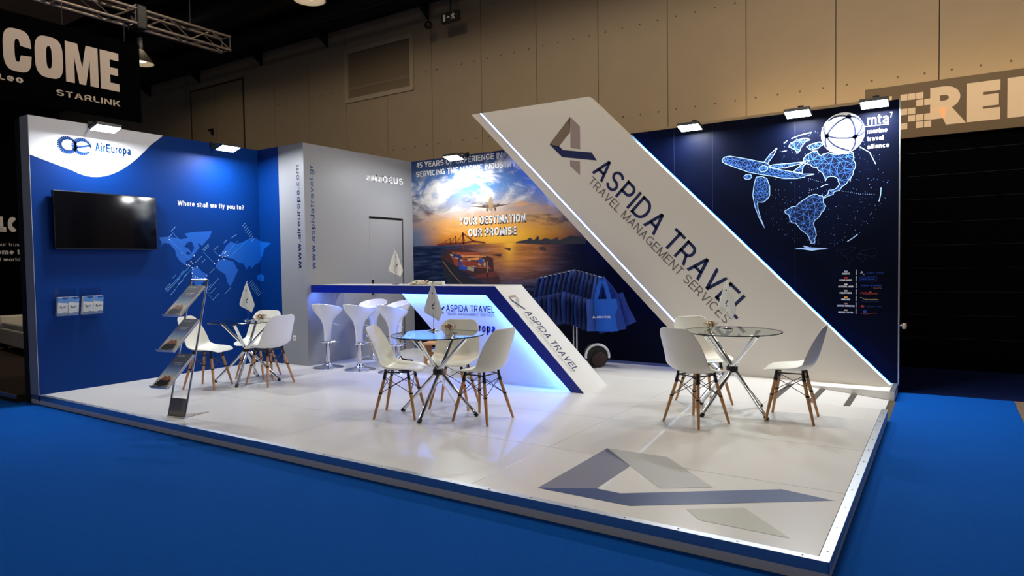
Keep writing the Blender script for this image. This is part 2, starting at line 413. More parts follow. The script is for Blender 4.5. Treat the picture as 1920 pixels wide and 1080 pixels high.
# ---- stand walls
def mural_back():
    """sunset harbour print at left running into a night-blue print at right (object coordinates = metres)"""
    m = bpy.data.materials.new('harbour_sunset_print'); m.use_nodes = True
    nt = m.node_tree; N = nt.nodes; L = nt.links; b = N['Principled BSDF']; b.inputs['Roughness'].default_value = .5; b.inputs['Specular IOR Level'].default_value = .06
    tc = N.new('ShaderNodeTexCoord'); sp = N.new('ShaderNodeSeparateXYZ'); L.new(tc.outputs['Object'], sp.inputs[0])
    X, Z = sp.outputs[0], sp.outputs[2]
    def put(s, v):
        if isinstance(v, (int, float)): s.default_value = v
        elif isinstance(v, tuple): s.default_value = (*v, 1)
        else: L.new(v, s)
    def ma(op, a, c=0., d=0.):
        n = N.new('ShaderNodeMath'); n.operation = op; put(n.inputs[0], a); put(n.inputs[1], c); put(n.inputs[2], d); return n.outputs[0]
    def mix(f, a, c):
        n = N.new('ShaderNodeMix'); n.data_type = 'RGBA'; n.clamp_factor = True; put(n.inputs[0], f); put(n.inputs[6], a); put(n.inputs[7], c); return n.outputs[2]
    def rng(v, a, c, lo=0., hi=1.):
        n = N.new('ShaderNodeMapRange'); n.interpolation_type = 'SMOOTHSTEP'; put(n.inputs[0], v)
        for i, q in zip((1, 2, 3, 4), (a, c, lo, hi)): n.inputs[i].default_value = q
        return n.outputs[0]
    def ramp(v, stops):
        n = N.new('ShaderNodeValToRGB'); e = n.color_ramp.elements
        while len(e) < len(stops): e.new(.5)
        for q, (p, c) in zip(e, stops): q.position = p; q.color = (*c, 1)
        put(n.inputs[0], v); return n.outputs[0]
    def noise(sx, sz, off, detail=6, dist=0.):
        mp = N.new('ShaderNodeMapping'); mp.inputs['Scale'].default_value = (sx, 1, sz); mp.inputs['Location'].default_value = (off, off*.7, off*.3)
        L.new(tc.outputs['Object'], mp.inputs[0]); n = N.new('ShaderNodeTexNoise'); n.inputs['Scale'].default_value = 1.; n.inputs['Detail'].default_value = detail
        n.inputs['Roughness'].default_value = .62; n.inputs['Distortion'].default_value = dist
        L.new(mp.outputs[0], n.inputs['Vector']); return n.outputs['Fac']
    HZ = 1.655
    t = rng(Z, HZ, H, 0, 1); t.node.interpolation_type = 'LINEAR'
    sky = ramp(t, [(0, srgb(150, 84, 30)), (.10, srgb(214, 138, 52)), (.26, srgb(214, 160, 104)), (.42, srgb(150, 150, 160)), (.62, srgb(84, 122, 176)), (.82, srgb(70, 98, 150)), (1, srgb(40, 58, 104))])
    # big pale cloud, upper left and middle
    n1 = noise(1.5, 2.6, 3.1, 7, .6)
    cl = ma('MULTIPLY', rng(n1, .46, .62), rng(Z, 1.95, 2.35))
    sky = mix(ma('MULTIPLY', cl, .85), sky, srgb(226, 220, 212))
    # orange lower streaks and dark smoky banks
    n2 = noise(1.1, 5.5, 7.7, 6, .4)
    st = ma('MULTIPLY', rng(n2, .50, .64), ma('MULTIPLY', rng(Z, 1.7, 1.9), rng(Z, 2.45, 2.15)))
    sky = mix(ma('MULTIPLY', st, .8), sky, srgb(232, 166, 92))
    n3 = noise(1.4, 5.0, 12.4, 6, .5)
    dk = ma('MULTIPLY', rng(n3, .52, .64), ma('MULTIPLY', rng(Z, 1.75, 1.95), rng(Z, 2.75, 2.3)))
    sky = mix(ma('MULTIPLY', dk, .72), sky, srgb(78, 66, 66))
    dx = ma('DIVIDE', ma('SUBTRACT', X, 3.02), .62); dz = ma('DIVIDE', ma('SUBTRACT', Z, 1.74), .2)
    r2 = ma('ADD', ma('MULTIPLY', dx, dx), ma('MULTIPLY', dz, dz)); gl = ma('EXPONENT', ma('MULTIPLY', r2, -1.))
    sky = mix(ma('MULTIPLY', gl, .95), sky, srgb(248, 186, 62))
    # left and right ends of the sky go blue
    sky = mix(ma('MULTIPLY', rng(X, 1.9, 1.2), rng(Z, 2.3, 1.8)), sky, srgb(96, 112, 140))
    sky = mix(ma('MULTIPLY', rng(X, 3.5, 4.5), .85), sky, srgb(36, 40, 70))
    # sea
    nw = noise(2.2, 26., 2.2, 5, .3)
    sea = mix(rng(nw, .4, .65), srgb(16, 28, 58), srgb(52, 66, 98))
    sx = ma('DIVIDE', ma('SUBTRACT', X, 3.12), .58); refl = ma('EXPONENT', ma('MULTIPLY', ma('MULTIPLY', sx, sx), -1.))
    refl = ma('MULTIPLY', refl, ma('MULTIPLY', rng(Z, .95, 1.6), rng(nw, .2, .7, .45, 1.)))
    sea = mix(ma('MULTIPLY', refl, 1.), sea, srgb(222, 140, 52))
    s2 = ma('DIVIDE', ma('SUBTRACT', X, 3.05), .10); core = ma('MULTIPLY', ma('EXPONENT', ma('MULTIPLY', ma('MULTIPLY', s2, s2), -1.)), rng(Z, 1.2, 1.64))
    sea = mix(ma('MULTIPLY', core, .7), sea, srgb(255, 196, 70))
    sea = mix(rng(X, 3.5, 4.3), sea, srgb(12, 18, 44))
    pic = mix(rng(Z, HZ-.012, HZ+.012), sea, sky)
    night = srgb(1, 4, 18)
    pic = mix(rng(Z, 1.1, .75), pic, night)
    n5 = noise(.8, .8, 21., 3)
    nightc = mix(rng(n5, .3, .7), srgb(1, 4, 17), srgb(3, 9, 34))
    pic = mix(rng(X, 4.35, 4.85), pic, nightc)
    L.new(pic, b.inputs['Base Color'])
    return m
wb = MB().box(X2-.0, Y3, -.02, W, Y3+.06, H).build('wall_back', mural_back())
setp(wb, 'long back wall of the stand printed with harbour sunset and night globe', 'wall', kind='structure')
MB().box(W, Y3-.004, -.02, W+.012, Y3+.064, H+.004).build('end_profile', alu, wb)
MB().box(X2, Y3-.012, 0, W-1.0, Y3, .035).build('baseboard', M('blue_grey_skirting', srgb(70, 86, 140), .4), wb)
for x in (5.55, 6.03, 6.97):
    MB().box(x, Y3-.0008, .02, x+.0025, Y3, H).build('panel_seam', M('seam_dark', srgb(22, 34, 66), .5), wb)

blue_wall = M('royal_blue_print', (.0, .028, .175), .5, noise=(.6, .12), spec=.12)
wl = MB().box(0, 0, 0, XL, Y1+.06, H, 0).build('wall_left', blue_wall)
setp(wl, 'royal blue left wall of the stand with white corner graphic and world map', 'wall', kind='structure')
MB().box(-.002, -.004, 0, XL, 0, H).build('end_board', M('grey_white_end_board', srgb(172, 174, 176), .5), wl)
wf = MB().box(XL, Y1, 0, .655, Y1+.05, H).build('wall_return_blue', blue_wall)
setp(wf, 'narrow royal blue return wall between the left wall and grey column', 'wall', kind='structure')
grey_wall = M('warm_grey_panel', srgb(138, 139, 142), .45)
wc = MB().box(.655, Y1, 0, X2, Y1+.05, H).build('wall_column', grey_wall)
setp(wc, 'narrow grey column wall with vertical web address and socket', 'wall', kind='structure')
DY0, DY1, DZ = 4.02, 4.735, 2.06
ws = MB().box(X2-.05, Y1+.05, 0, X2, DY0, H).box(X2-.05, DY0, DZ+.035, X2, Y3, H).box(X2-.05, DY1+.035, 0, X2, Y3, DZ+.035)\
    .build('wall_storeroom', grey_wall)
setp(ws, 'light grey storeroom wall with flush door and white company name', 'wall', kind='structure')
MB().box(X2-.08, DY0-.05, 0, X2-.055, DY1+.1, DZ+.1).build('door_recess', M('dark_gap', srgb(58, 56, 60), .8), ws)
dr = MB().box(X2-.045, DY0+.004, .006, X2-.002, DY1, DZ).build('door_1', grey_wall)
setp(dr, 'flush light grey storeroom door with small lever handle', 'door', kind='structure')
hd = MB().tube([(X2-.002, DY0+.05, 1.0), (X2+.05, DY0+.05, 1.0), (X2+.055, DY0+.15, 1.0)], .009, 8)
hd.box(X2-.002, DY0+.03, .92, X2+.006, DY0+.07, 1.14)
hd.build('door_handle', M('dark_bronze', (.05, .045, .04), .35, .8), dr, True)
so = MB().box(.885, Y1-.012, .335, .945, Y1, .405).build('wall_socket', paper_white)
bevel(so, .004, 2); setp(so, 'small white power socket low on the grey column', 'socket')
so.location = (0, 0, 0)
MB().lathe([(.018, -.0005), (.018, 0.0)], 14).build('socket_well', M('socket_grey', srgb(150, 150, 150), .5), so)
s_ = so.children[0]; s_.rotation_euler = (math.pi/2, 0, 0); s_.location = (.915, Y1-.0125, .37)

# ---- left wall print
crn = [(.0, 2.597), (.0, H-.001), (1.468, H-.001)]
pts = []
for i in range(13):
    t = i/12.; a, b_, c = (1.30, 2.875), (.80, 2.27), (.42, 2.468)
    pts.append(((1-t)**2*a[0]+2*t*(1-t)*b_[0]+t*t*c[0], (1-t)**2*a[1]+2*t*(1-t)*b_[1]+t*t*c[1]))
print_polys('white_corner_graphic', PL_LEFT, [crn+pts], M('corner_white', srgb(214, 216, 222), .42), wl, .001, 'white rounded corner graphic behind the airline name')
def arc(cx, cy, rx, ry, a0, a1, n=18): return [(cx+rx*math.cos(math.radians(a0+(a1-a0)*i/n)), cy+ry*math.sin(math.radians(a0+(a1-a0)*i/n))) for i in range(n+1)]
def thick(path, w0, w1):
    out = []; n = len(path)-1
    for i in range(n):
        ta = abs(math.sin(math.pi*i/n)); tb = abs(math.sin(math.pi*(i+1)/n))
        wa, wb_ = w0+(w1-w0)*ta, w0+(w1-w0)*tb
        (a, b_), (c, e) = path[i], path[i+1]; l = math.hypot(c-a, e-b_) or 1; nx, ny = -(e-b_)/l, (c-a)/l
        out.append([(a-nx*wa/2, b_-ny*wa/2), (c-nx*wb_/2, e-ny*wb_/2), (c+nx*wb_/2, e+ny*wb_/2), (a+nx*wa/2, b_+ny*wa/2)])
    return out
sym = thick(arc(.375, 2.75, .085, .078, 35, 395, 30), .026, .05)
sym += thick(arc(.525, 2.75, .09, .08, 0, 322, 28), .022, .05) + thick([(.44, 2.728), (.50, 2.745), (.57, 2.765), (.613, 2.775)], .018, .026)
print_polys('ligature_emblem', PL_LEFT, sym, ae_navy, wl, .0022, 'deep blue rounded letter emblem')
text('lettering', PL_LEFT, 'AirEuropa', (.66, 2.722), .40, .098, ae_blue, wl, bold=.017)
text('lettering', PL_LEFT, 'Where shall we fly you to?', (1.625, 2.158), .955, .064, print_white, wl, bold=.005)
MAP = {'NA': [(1.372,1.743),(1.466,1.754),(1.568,1.748),(1.646,1.728),(1.746,1.746),(1.701,1.802),(1.823,1.825),(2.088,1.847),(2.05,1.76),(1.941,1.647),(1.873,1.685),(1.905,1.627),(1.855,1.568),(1.805,1.503),(1.77,1.465),(1.716,1.452),(1.702,1.427),(1.727,1.395),(1.767,1.375),(1.746,1.369),(1.687,1.402),(1.623,1.453),(1.58,1.516),(1.569,1.591),(1.501,1.665),(1.438,1.677),(1.373,1.62),(1.406,1.664)],
'SA': [(1.793,1.362),(1.862,1.374),(1.929,1.308),(2.005,1.267),(1.967,1.19),(1.902,1.139),(1.852,1.076),(1.822,.993),(1.803,1.04),(1.82,1.142),(1.789,1.246),(1.781,1.311)],
'AF': [(2.131,1.397),(2.176,1.457),(2.25,1.477),(2.339,1.45),(2.398,1.436),(2.441,1.34),(2.471,1.326),(2.414,1.231),(2.374,1.151),(2.327,1.098),(2.291,1.153),(2.265,1.262),(2.186,1.31),(2.129,1.358)],
'EA': [(2.178,1.517),(2.239,1.571),(2.286,1.652),(2.363,1.714),(2.437,1.681),(2.53,1.703),(2.658,1.761),(2.77,1.764),(2.824,1.735),(2.824,1.46),(2.807,1.419),(2.741,1.392),(2.675,1.337),(2.645,1.386),(2.596,1.324),(2.551,1.407),(2.474,1.422),(2.385,1.477),(2.31,1.49),(2.251,1.504)],
'AU': [(2.752,1.223),(2.802,1.257),(2.824,1.252),(2.824,1.15),(2.815,1.151),(2.767,1.18)]}
map_mat = M('map_light_blue', srgb(0, 86, 184), .42)
for k, p in MAP.items(): print_polys('map_continent', PL_LEFT, [p], map_mat, wl)
print_polys('map_lake', PL_LEFT, [[(1.69,1.64),(1.76,1.70),(1.80,1.70),(1.83,1.62),(1.79,1.55),(1.76,1.60)], [(1.70,1.55),(1.75,1.57),(1.78,1.54),(1.74,1.53)]], blue_wall, wl, .0022)
print_polys('map_continent', PL_FRONT, [[(.205,1.735),(.235,1.722),(.454,1.694),(.387,1.654),(.297,1.615),(.248,1.517),(.205,1.46)]], map_mat, wf)
print_polys('map_continent', PL_FRONT, [[(.205,1.255),(.242,1.247),(.279,1.221),(.281,1.165),(.247,1.15),(.205,1.15)]], map_mat, wf)
LINES = [[(1.497,1.728),(1.75,1.484)],[(1.526,1.828),(1.826,1.516)],[(1.753,1.375),(1.536,1.177)],[(1.739,1.35),(1.43,1.081)],[(1.779,1.349),(1.491,1.016)],[(1.902,1.126),(2.085,.908)],[(1.952,1.569),(2.109,1.411)],[(2.108,1.583),(2.192,1.504)],[(1.907,1.074),(2.031,1.016)],[(2.251,1.504),(2.469,1.723)],[(2.34,1.504),(2.625,1.74)]]
print_polys('map_route_lines', PL_LEFT, [q for l in LINES for q in ribbon(l, .0035)], M('map_line', srgb(60, 150, 235), .42), wl, .0022, 'thin pale route lines')
DASH = [[(1.53,1.831),(1.589,1.887)],[(1.494,1.752),(1.531,1.783)],[(1.633,1.282),(1.682,1.328)],[(1.525,1.231),(1.571,1.274)],[(1.422,1.096),(1.494,1.168)],[(1.433,1.081),(1.533,1.171)],[(1.449,1.065),(1.622,1.231)],[(1.492,1.022),(1.558,1.086)],[(1.597,1.152),(1.661,1.199)],[(1.671,1.243),(1.721,1.286)],[(1.947,1.595),(2.033,1.674)],[(1.966,1.582),(2.036,1.648)],[(1.836,1.426),(1.933,1.514)],[(1.926,1.425),(1.979,1.471)],[(2.035,1.286),(2.107,1.347)],[(1.991,1.084),(2.057,1.137)],[(2.012,1.063),(2.16,1.211)],[(2.034,1.014),(2.116,1.086)],[(2.071,.928),(2.158,1.008)],[(2.249,1.0),(2.341,1.081)],[(2.257,1.691),(2.303,1.735)],[(2.372,1.761),(2.457,1.815)],[(2.109,1.596),(2.168,1.643)],[(2.223,1.537),(2.277,1.578)]]
DASH += [[(2.55+.02*k, 1.93-.03*k), (2.60+.02*k, 1.98-.03*k)] for k in range(8)] + [[(2.62+.018*k, 1.12-.022*k), (2.68+.018*k, 1.17-.022*k)] for k in range(9)]
dd = []
for (a, b_) in DASH:
    n = max(2, int(math.hypot(b_[0]-a[0], b_[1]-a[1])/.02)); x = 0.
    while x < 1:
        e = min(1, x+random.uniform(.6, 1.4)/n)
        dd += ribbon([(a[0]+(b_[0]-a[0])*x, a[1]+(b_[1]-a[1])*x), (a[0]+(b_[0]-a[0])*e, a[1]+(b_[1]-a[1])*e)], .007); x = e+.25/n
print_polys('map_city_captions', PL_LEFT, dd, M('map_caption', srgb(110, 165, 225), .42), wl, .0024, 'tiny slanted city captions on the map')
dots = []
for c in [(1.746,1.40),(1.76,1.385),(1.79,1.36),(1.80,1.34),(1.79,1.29),(1.795,1.25),(1.83,1.24),(1.86,1.23),(1.96,1.22),(1.99,1.25),(1.90,1.13),(1.86,1.37),(1.72,1.40),(1.80,1.42),(1.78,1.44),(1.826,1.516),(2.109,1.411),(2.19,1.52),(2.23,1.50),(2.27,1.51),(2.31,1.52),(2.26,1.55),(2.28,1.57),(2.24,1.57),(1.501,1.72),(1.66,1.55),(2.17,1.46),(2.25,1.47)]:
    dots.append(arc(c[0], c[1], .007, .007, 0, 315, 7))
print_polys('map_city_dots', PL_LEFT, dots, print_white, wl, .0026, 'tiny white city dots on the map')

# grey column and storeroom wall print
text('lettering', PL_FRONT, 'www.aireuropa.com', (1.085, 1.33), 1.40, .072, navy, wc, bold=.004, u=(0, 1))
text('lettering', PL_SIDE, 'www.aspidatravel.gr', (2.992, 1.315), 1.42, .072, M('slate_blue_print', srgb(44, 74, 128), .5), ws, bold=.004, u=(0, 1))
text('lettering', PL_SIDE, 'aMaDEUS', (3.985, 2.628), .80, .10, print_white, ws, bold=.018)

# harbour print pieces on the back wall
SHIP = {'hull': [(1.754,1.461),(1.764,1.358),(1.807,1.19),(1.865,1.115),(1.93,.98),(2.80,.98),(2.865,1.06),(2.704,1.057),(2.595,1.07),(2.374,1.124),(2.171,1.216),(2.034,1.299),(1.895,1.384),(1.79,1.46)],
'red': [(1.739,1.564),(1.794,1.614),(1.865,1.616),(1.888,1.579),(2.214,1.58),(2.494,1.537),(2.499,1.497),(2.636,1.476),(2.754,1.434),(2.761,1.239),(2.867,1.15),(2.865,1.062),(2.704,1.057),(2.485,1.115),(2.375,1.178),(2.183,1.243),(2.035,1.318),(1.754,1.47)]}
CONT = {'a': [(2.051,1.538),(2.494,1.537),(2.493,1.497),(2.073,1.492)],'b': [(1.998,1.512),(2.154,1.49),(2.159,1.444),(2.003,1.47)],'c': [(2.171,1.485),(2.37,1.49),(2.636,1.476),(2.625,1.463),(2.188,1.462)],'d': [(2.268,1.442),(2.492,1.452),(2.514,1.42),(2.301,1.415)],'e': [(2.492,1.425),(2.569,1.433),(2.574,1.374),(2.496,1.371)],'f': [(2.164,1.408),(2.48,1.385),(2.479,1.331),(2.265,1.315),(2.174,1.344)],'g': [(2.112,1.395),(2.158,1.394),(2.161,1.261),(2.115,1.271)],'h': [(2.162,1.344),(2.259,1.302),(2.258,1.247),(2.167,1.28)],'i': [(2.265,1.329),(2.4,1.291),(2.393,1.237),(2.269,1.265)],'j': [(2.4,1.3),(2.444,1.291),(2.443,1.241),(2.398,1.205)],'k': [(2.579,1.37),(2.617,1.369),(2.616,1.316),(2.583,1.316)],'l': [(2.002,1.429),(2.096,1.445),(2.099,1.344),(2.012,1.346)],'m': [(2.409,1.187),(2.642,1.222),(2.793,1.23),(2.856,1.168),(2.705,1.15),(2.43,1.151)],'n': [(2.64,1.396),(2.651,1.396),(2.649,1.151),(2.638,1.151)],'br': [(1.739,1.564),(1.794,1.614),(1.865,1.616),(1.881,1.523),(1.838,1.487),(1.755,1.507)]}
CC = dict(a=(150,62,36), b=(14,40,96), c=(206,132,70), d=(220,142,70), e=(20,66,150), f=(126,44,28), g=(18,58,150), h=(16,60,170), i=(150,136,112), j=(12,20,40), k=(160,148,130), l=(130,52,34), m=(96,34,24), n=(180,150,120), br=(14,24,48))
print_polys('ship_deck', PL_BACK, [SHIP['red']], M('ship_maroon', srgb(58, 22, 18), .45), wb, .001, 'maroon container stacks of the printed ship')
print_polys('ship_hull', PL_BACK, [SHIP['hull']], M('ship_hull', srgb(8, 13, 28), .45), wb, .0014, 'dark hull of the printed container ship')
print_polys('ship_hull_line', PL_BACK, ribbon([(1.79,1.41),(1.87,1.32),(1.96,1.22),(2.06,1.13),(2.16,1.05)], .008), M('hull_line', srgb(170, 124, 70), .45), wb, .0018)
for k, p in CONT.items(): print_polys('ship_container', PL_BACK, [p], M('ship_'+k, srgb(*CC[k]), .45), wb, .0019)
rc = random.Random(3); P0, P1, P2, P3 = (1.90, 1.555), (2.49, 1.52), (2.73, 1.27), (2.05, 1.33)
pal = [(150, 62, 36), (18, 58, 140), (120, 40, 28), (96, 34, 24), (170, 150, 124), (190, 112, 60), (24, 40, 80), (136, 70, 44)]
for j in range(6):
    for i in range(9):
        if rc.random() < .25: continue
        f = lambda a, b_: tuple((1-b_)*((1-a)*P0[k]+a*P1[k])+b_*((1-a)*P3[k]+a*P2[k]) for k in (0, 1))
        u0, u1, v0, v1 = i/9+.008, (i+1)/9-.008, j/6+.012, (j+1)/6-.02
        print_polys('ship_container', PL_BACK, [[f(u0, v1), f(u1, v1), f(u1, v0), f(u0, v0)]], M('ship_c%d' % rc.randrange(8), srgb(*pal[rc.randrange(8)]), .5), wb, .0016)
for p in ([(2.723,1.496),(2.905,1.497),(2.903,1.462),(2.841,1.463)], [(2.944,1.581),(3.07,1.582),(3.064,1.543),(3.022,1.551)], [(3.552,1.579),(3.632,1.587),(3.677,1.556),(3.665,1.518),(3.574,1.539)]):
    print_polys('small_boat', PL_BACK, [p], M('boat_dark', srgb(66, 30, 28), .45), wb)
CR = [[(1.687,1.67),(2.204,1.678),(2.386,1.702),(2.618,1.672)],[(2.197,1.844),(2.208,1.571)],[(2.176,1.699),(2.197,1.844),(2.228,1.698)],[(2.057,1.799),(2.055,1.676)],[(1.949,1.766),(1.947,1.66)],[(2.196,1.826),(2.055,1.676),(1.855,1.691)],[(2.196,1.826),(2.386,1.702)],[(2.208,1.826),(2.431,1.691)],[(2.431,1.691),(2.428,1.566)],[(2.34,1.667),(2.338,1.568)],[(2.318,1.668),(2.316,1.568)],[(2.057,1.795),(1.949,1.679)],[(1.946,1.762),(1.759,1.675)],[(2.216,1.662),(2.316,1.568)]]
print_polys('harbour_cranes', PL_BACK, [q for i, l in enumerate(CR) for q in ribbon(l, (.026, .022, .012, .018, .016)[i] if i < 5 else .007)], M('crane_red', srgb(104, 36, 28), .45), wb, .002, 'dark red printed harbour cranes')
print_polys('far_skyline', PL_BACK, [[(3.165,1.65),(3.166,1.67),(3.356,1.694),(3.404,1.722),(3.473,1.68),(3.543,1.747),(3.565,1.677),(3.657,1.704),(3.769,1.681),(3.859,1.712),(3.88,1.667),(4.078,1.728),(4.142,1.716),(4.3,1.69),(4.3,1.602),(3.632,1.616)]], M('skyline', srgb(26, 22, 34), .45), wb, .001)
AIR = [[(2.717,2.354),(2.742,2.352),(2.766,2.309),(2.771,2.207),(2.758,2.156),(2.732,2.141),(2.703,2.159),(2.688,2.212),(2.693,2.314)],[(2.27,2.241),(2.479,2.224),(2.684,2.237),(2.784,2.23),(2.982,2.224),(3.104,2.233),(2.783,2.185),(2.683,2.187)],[(2.577,2.222),(2.603,2.242),(2.628,2.219),(2.602,2.2)],[(2.834,2.227),(2.859,2.246),(2.884,2.224),(2.859,2.201)],[(2.645,2.183),(2.67,2.182),(2.669,2.141),(2.644,2.142)],[(2.796,2.185),(2.821,2.183),(2.82,2.142),(2.795,2.144)]]
print_polys('printed_airliner_wings', PL_BACK, [AIR[1]], M('air_wing', srgb(96, 78, 62), .45), wb, .001)
print_polys('printed_airliner_body', PL_BACK, [AIR[0]], M('air_body', srgb(150, 124, 94), .45), wb, .0014)
print_polys('printed_airliner_engines', PL_BACK, AIR[2:], M('air_engine', srgb(52, 42, 42), .45), wb, .0018)
text('lettering', PL_BACK, '45 YEARS OF EXPERIENCE IN', (1.285, 2.905), 1.66, .088, print_white, wb, bold=.01)
text('lettering', PL_BACK, 'SERVICING THE MARINE INDUSTRY.', (1.275, 2.763), 1.94, .088, print_white, wb, bold=.01)
for s_, org, wd in (('YOUR DESTINATION', (2.135, 1.955), 1.20), ('OUR PROMISE', (2.30, 1.775), .875)):
    text('lettering_shadow', PL_BACK, s_, (org[0]+.01, org[1]-.012), wd, .118, M('letter_shade', srgb(80, 64, 56), .5), wb, bold=.02, d=.0022)
    text('lettering', PL_BACK, s_, org, wd, .118, print_white, wb, bold=.02, d=.003)

# night globe print on the back wall
GLB = {'fus': [(6.146,2.564),(6.176,2.594),(6.241,2.599),(6.387,2.562),(6.545,2.514),(6.623,2.49),(6.677,2.469),(6.708,2.429),(6.807,2.388),(6.941,2.352),(7.059,2.314),(7.168,2.306),(7.175,2.301),(7.081,2.293),(7.074,2.278),(6.986,2.27),(6.852,2.281),(6.746,2.314),(6.592,2.351),(6.466,2.386),(6.306,2.458),(6.192,2.51),(6.151,2.542)],
'fin': [(6.956,2.354),(7.088,2.461),(7.129,2.463),(7.059,2.404),(7.047,2.324)],'wingF': [(6.677,2.432),(6.731,2.451),(7.059,2.451),(7.074,2.442),(6.882,2.405),(6.746,2.402)],'wingU': [(6.631,2.489),(6.7,2.574),(6.774,2.641),(6.777,2.634),(6.746,2.569),(6.677,2.475)],
'wingD': [(6.545,2.323),(6.521,2.244),(6.505,2.115),(6.528,1.983),(6.575,1.85),(6.64,1.714),(6.591,1.85),(6.563,1.957),(6.56,2.03),(6.622,2.023),(6.669,2.055),(6.697,2.101),(6.697,2.198),(6.666,2.297),(6.615,2.325)],
'SA': [(6.859,1.907),(6.889,1.922),(6.986,1.955),(7.03,2.0),(7.117,2.057),(7.204,2.074),(7.261,2.055),(7.268,1.992),(7.296,1.937),(7.275,1.892),(7.232,1.832),(7.182,1.788),(7.175,1.711),(7.197,1.616),(7.183,1.531),(7.139,1.525),(7.147,1.548),(7.125,1.588),(7.074,1.652),(7.001,1.734),(6.941,1.768),(6.912,1.833),(6.874,1.875)],
'NA': [(7.059,2.49),(7.088,2.526),(7.132,2.545),(7.203,2.561),(7.246,2.502),(7.288,2.521),(7.33,2.524),(7.414,2.501),(7.496,2.5),(7.564,2.508),(7.571,2.417),(7.589,2.34),(7.565,2.267),(7.538,2.187),(7.531,2.225),(7.497,2.167),(7.435,2.103),(7.373,2.085),(7.345,2.056),(7.289,2.03),(7.268,2.031),(7.317,2.074),(7.324,2.112),(7.401,2.129),(7.435,2.172),(7.421,2.219),(7.373,2.261),(7.303,2.251),(7.289,2.214),(7.275,2.269),(7.246,2.325),(7.203,2.376),(7.132,2.413),(7.059,2.436)],
'GL': [(6.904,2.64),(6.934,2.683),(6.986,2.709),(7.059,2.719),(7.131,2.692),(7.059,2.646),(7.03,2.595),(6.993,2.552),(6.971,2.601)],'IS': [(7.095,2.619),(7.146,2.644),(7.232,2.658),(7.274,2.63),(7.217,2.59),(7.146,2.575)],'ANT': [(6.971,1.469),(7.089,1.476),(7.059,1.499),(7.132,1.478),(7.318,1.461),(7.147,1.446)],
'engA': arc(6.45, 2.335, .045, .03, 0, 337, 15), 'engB': arc(6.625, 2.415, .05, .035, 0, 337, 15)}
net_line = M('network_line', srgb(70, 130, 225), .45); net_edge = M('network_outline', srgb(170, 205, 250), .45)
net_fill = M('network_fill', srgb(4, 16, 50), .5, spec=.2)
def inside(p, poly):
    c = False; n = len(poly); x, y = p
    for i in range(n):
        (x1, y1), (x2, y2) = poly[i], poly[(i+1) % n]
        if (y1 > y) != (y2 > y) and x < (x2-x1)*(y-y1)/(y2-y1)+x1: c = not c
    return c
def jag(poly, amp):
    out = []
    for i in range(len(poly)):
        a, b_ = poly[i], poly[(i+1) % len(poly)]; out.append(a)
        if math.hypot(b_[0]-a[0], b_[1]-a[1]) > .04: out.append(((a[0]+b_[0])/2+random.uniform(-amp, amp), (a[1]+b_[1])/2+random.uniform(-amp, amp)))
    return out
for k, poly in GLB.items():
    plane_ = k in ('fus', 'fin', 'wingF', 'wingU', 'wingD', 'engA', 'engB')
    if not plane_: poly = jag(poly, .012)
    dn = .04 if plane_ else .062
    xs = [p[0] for p in poly]; zs = [p[1] for p in poly]
    pts = [Vector(p) for p in poly]; nb = len(pts)
    x = min(xs)
    while x < max(xs):
        z = min(zs)
        while z < max(zs):
            q = (x+random.uniform(-.4, .4)*dn, z+random.uniform(-.4, .4)*dn)
            if inside(q, poly): pts.append(Vector(q))
            z += dn
        x += dn
    vs, es, fs, _, _, _ = delaunay_2d_cdt(pts, [(i, (i+1) % nb) for i in range(nb)], [], 0, 1e-5)
    rb = []
    for a, b_ in es:
        mdp = ((vs[a][0]+vs[b_][0])/2, (vs[a][1]+vs[b_][1])/2)
        if inside(mdp, poly): rb += ribbon([tuple(vs[a]), tuple(vs[b_])], .0032)
    nm = 'airliner' if plane_ else 'continent'
    if k != 'ANT':
        print_polys('network_%s_fill' % nm, PL_BACK, [poly], net_fill, wb, .001)
        if rb: print_polys('network_%s_mesh' % nm, PL_BACK, rb, net_line, wb, .0014, 'fine pale blue triangle network')
    else: print_polys('network_continent_fill', PL_BACK, [poly], net_edge, wb, .001)
    print_polys('network_%s_outline' % nm, PL_BACK, [q for q in ribbon(poly+[poly[0]], .0065)], net_edge, wb, .0018, 'bright pale outline')
ARCS = [[(6.934,2.73),(7.03,2.758),(7.146,2.776)],[(6.852,2.685),(6.89,2.712)],[(7.631,2.56),(7.725,2.491),(7.784,2.359)],[(7.835,2.104),(7.831,2.023),(7.816,1.957)],[(7.512,1.536),(7.567,1.573),(7.614,1.613)],[(7.317,2.181),(7.275,2.172),(7.239,2.153)],[(6.83,2.592),(6.882,2.598)]]
print_polys('globe_arcs', PL_BACK, [q for l in ARCS for q in ribbon(l, .008)], net_edge, wb, .0014, 'thin pale arcs around the printed globe')
DOTS = [[(7.117,2.259),(7.275,2.2)],[(7.435,2.103),(7.62,2.052),(7.792,2.033)],[(7.117,2.072),(7.125,2.126),(7.232,2.145)]]
dp = []
for l in DOTS:
    for a, b_ in zip(l[:-1], l[1:]):
        n = int(math.hypot(b_[0]-a[0], b_[1]-a[1])/.02)
        for i in range(n): dp.append(arc(a[0]+(b_[0]-a[0])*i/n, a[1]+(b_[1]-a[1])*i/n, .0035, .0035, 0, 300, 5))
print_polys('globe_dotted_lines', PL_BACK, dp, net_edge, wb, .0014, 'dotted pale lines across the printed globe')
st = []
for i in range(420):
    r = .62*math.sqrt(random.random())*1.05; a = random.uniform(0, 2*math.pi)
    x, z = 7.25+r*math.cos(a)*1.0, 2.15+r*math.sin(a)*1.05
    if z < H-.05 and x < 7.95 and (random.random() < .55 or r > .4): st.append(arc(x, z, *(2*[random.uniform(.002, .0042)]), 0, 270, 3))
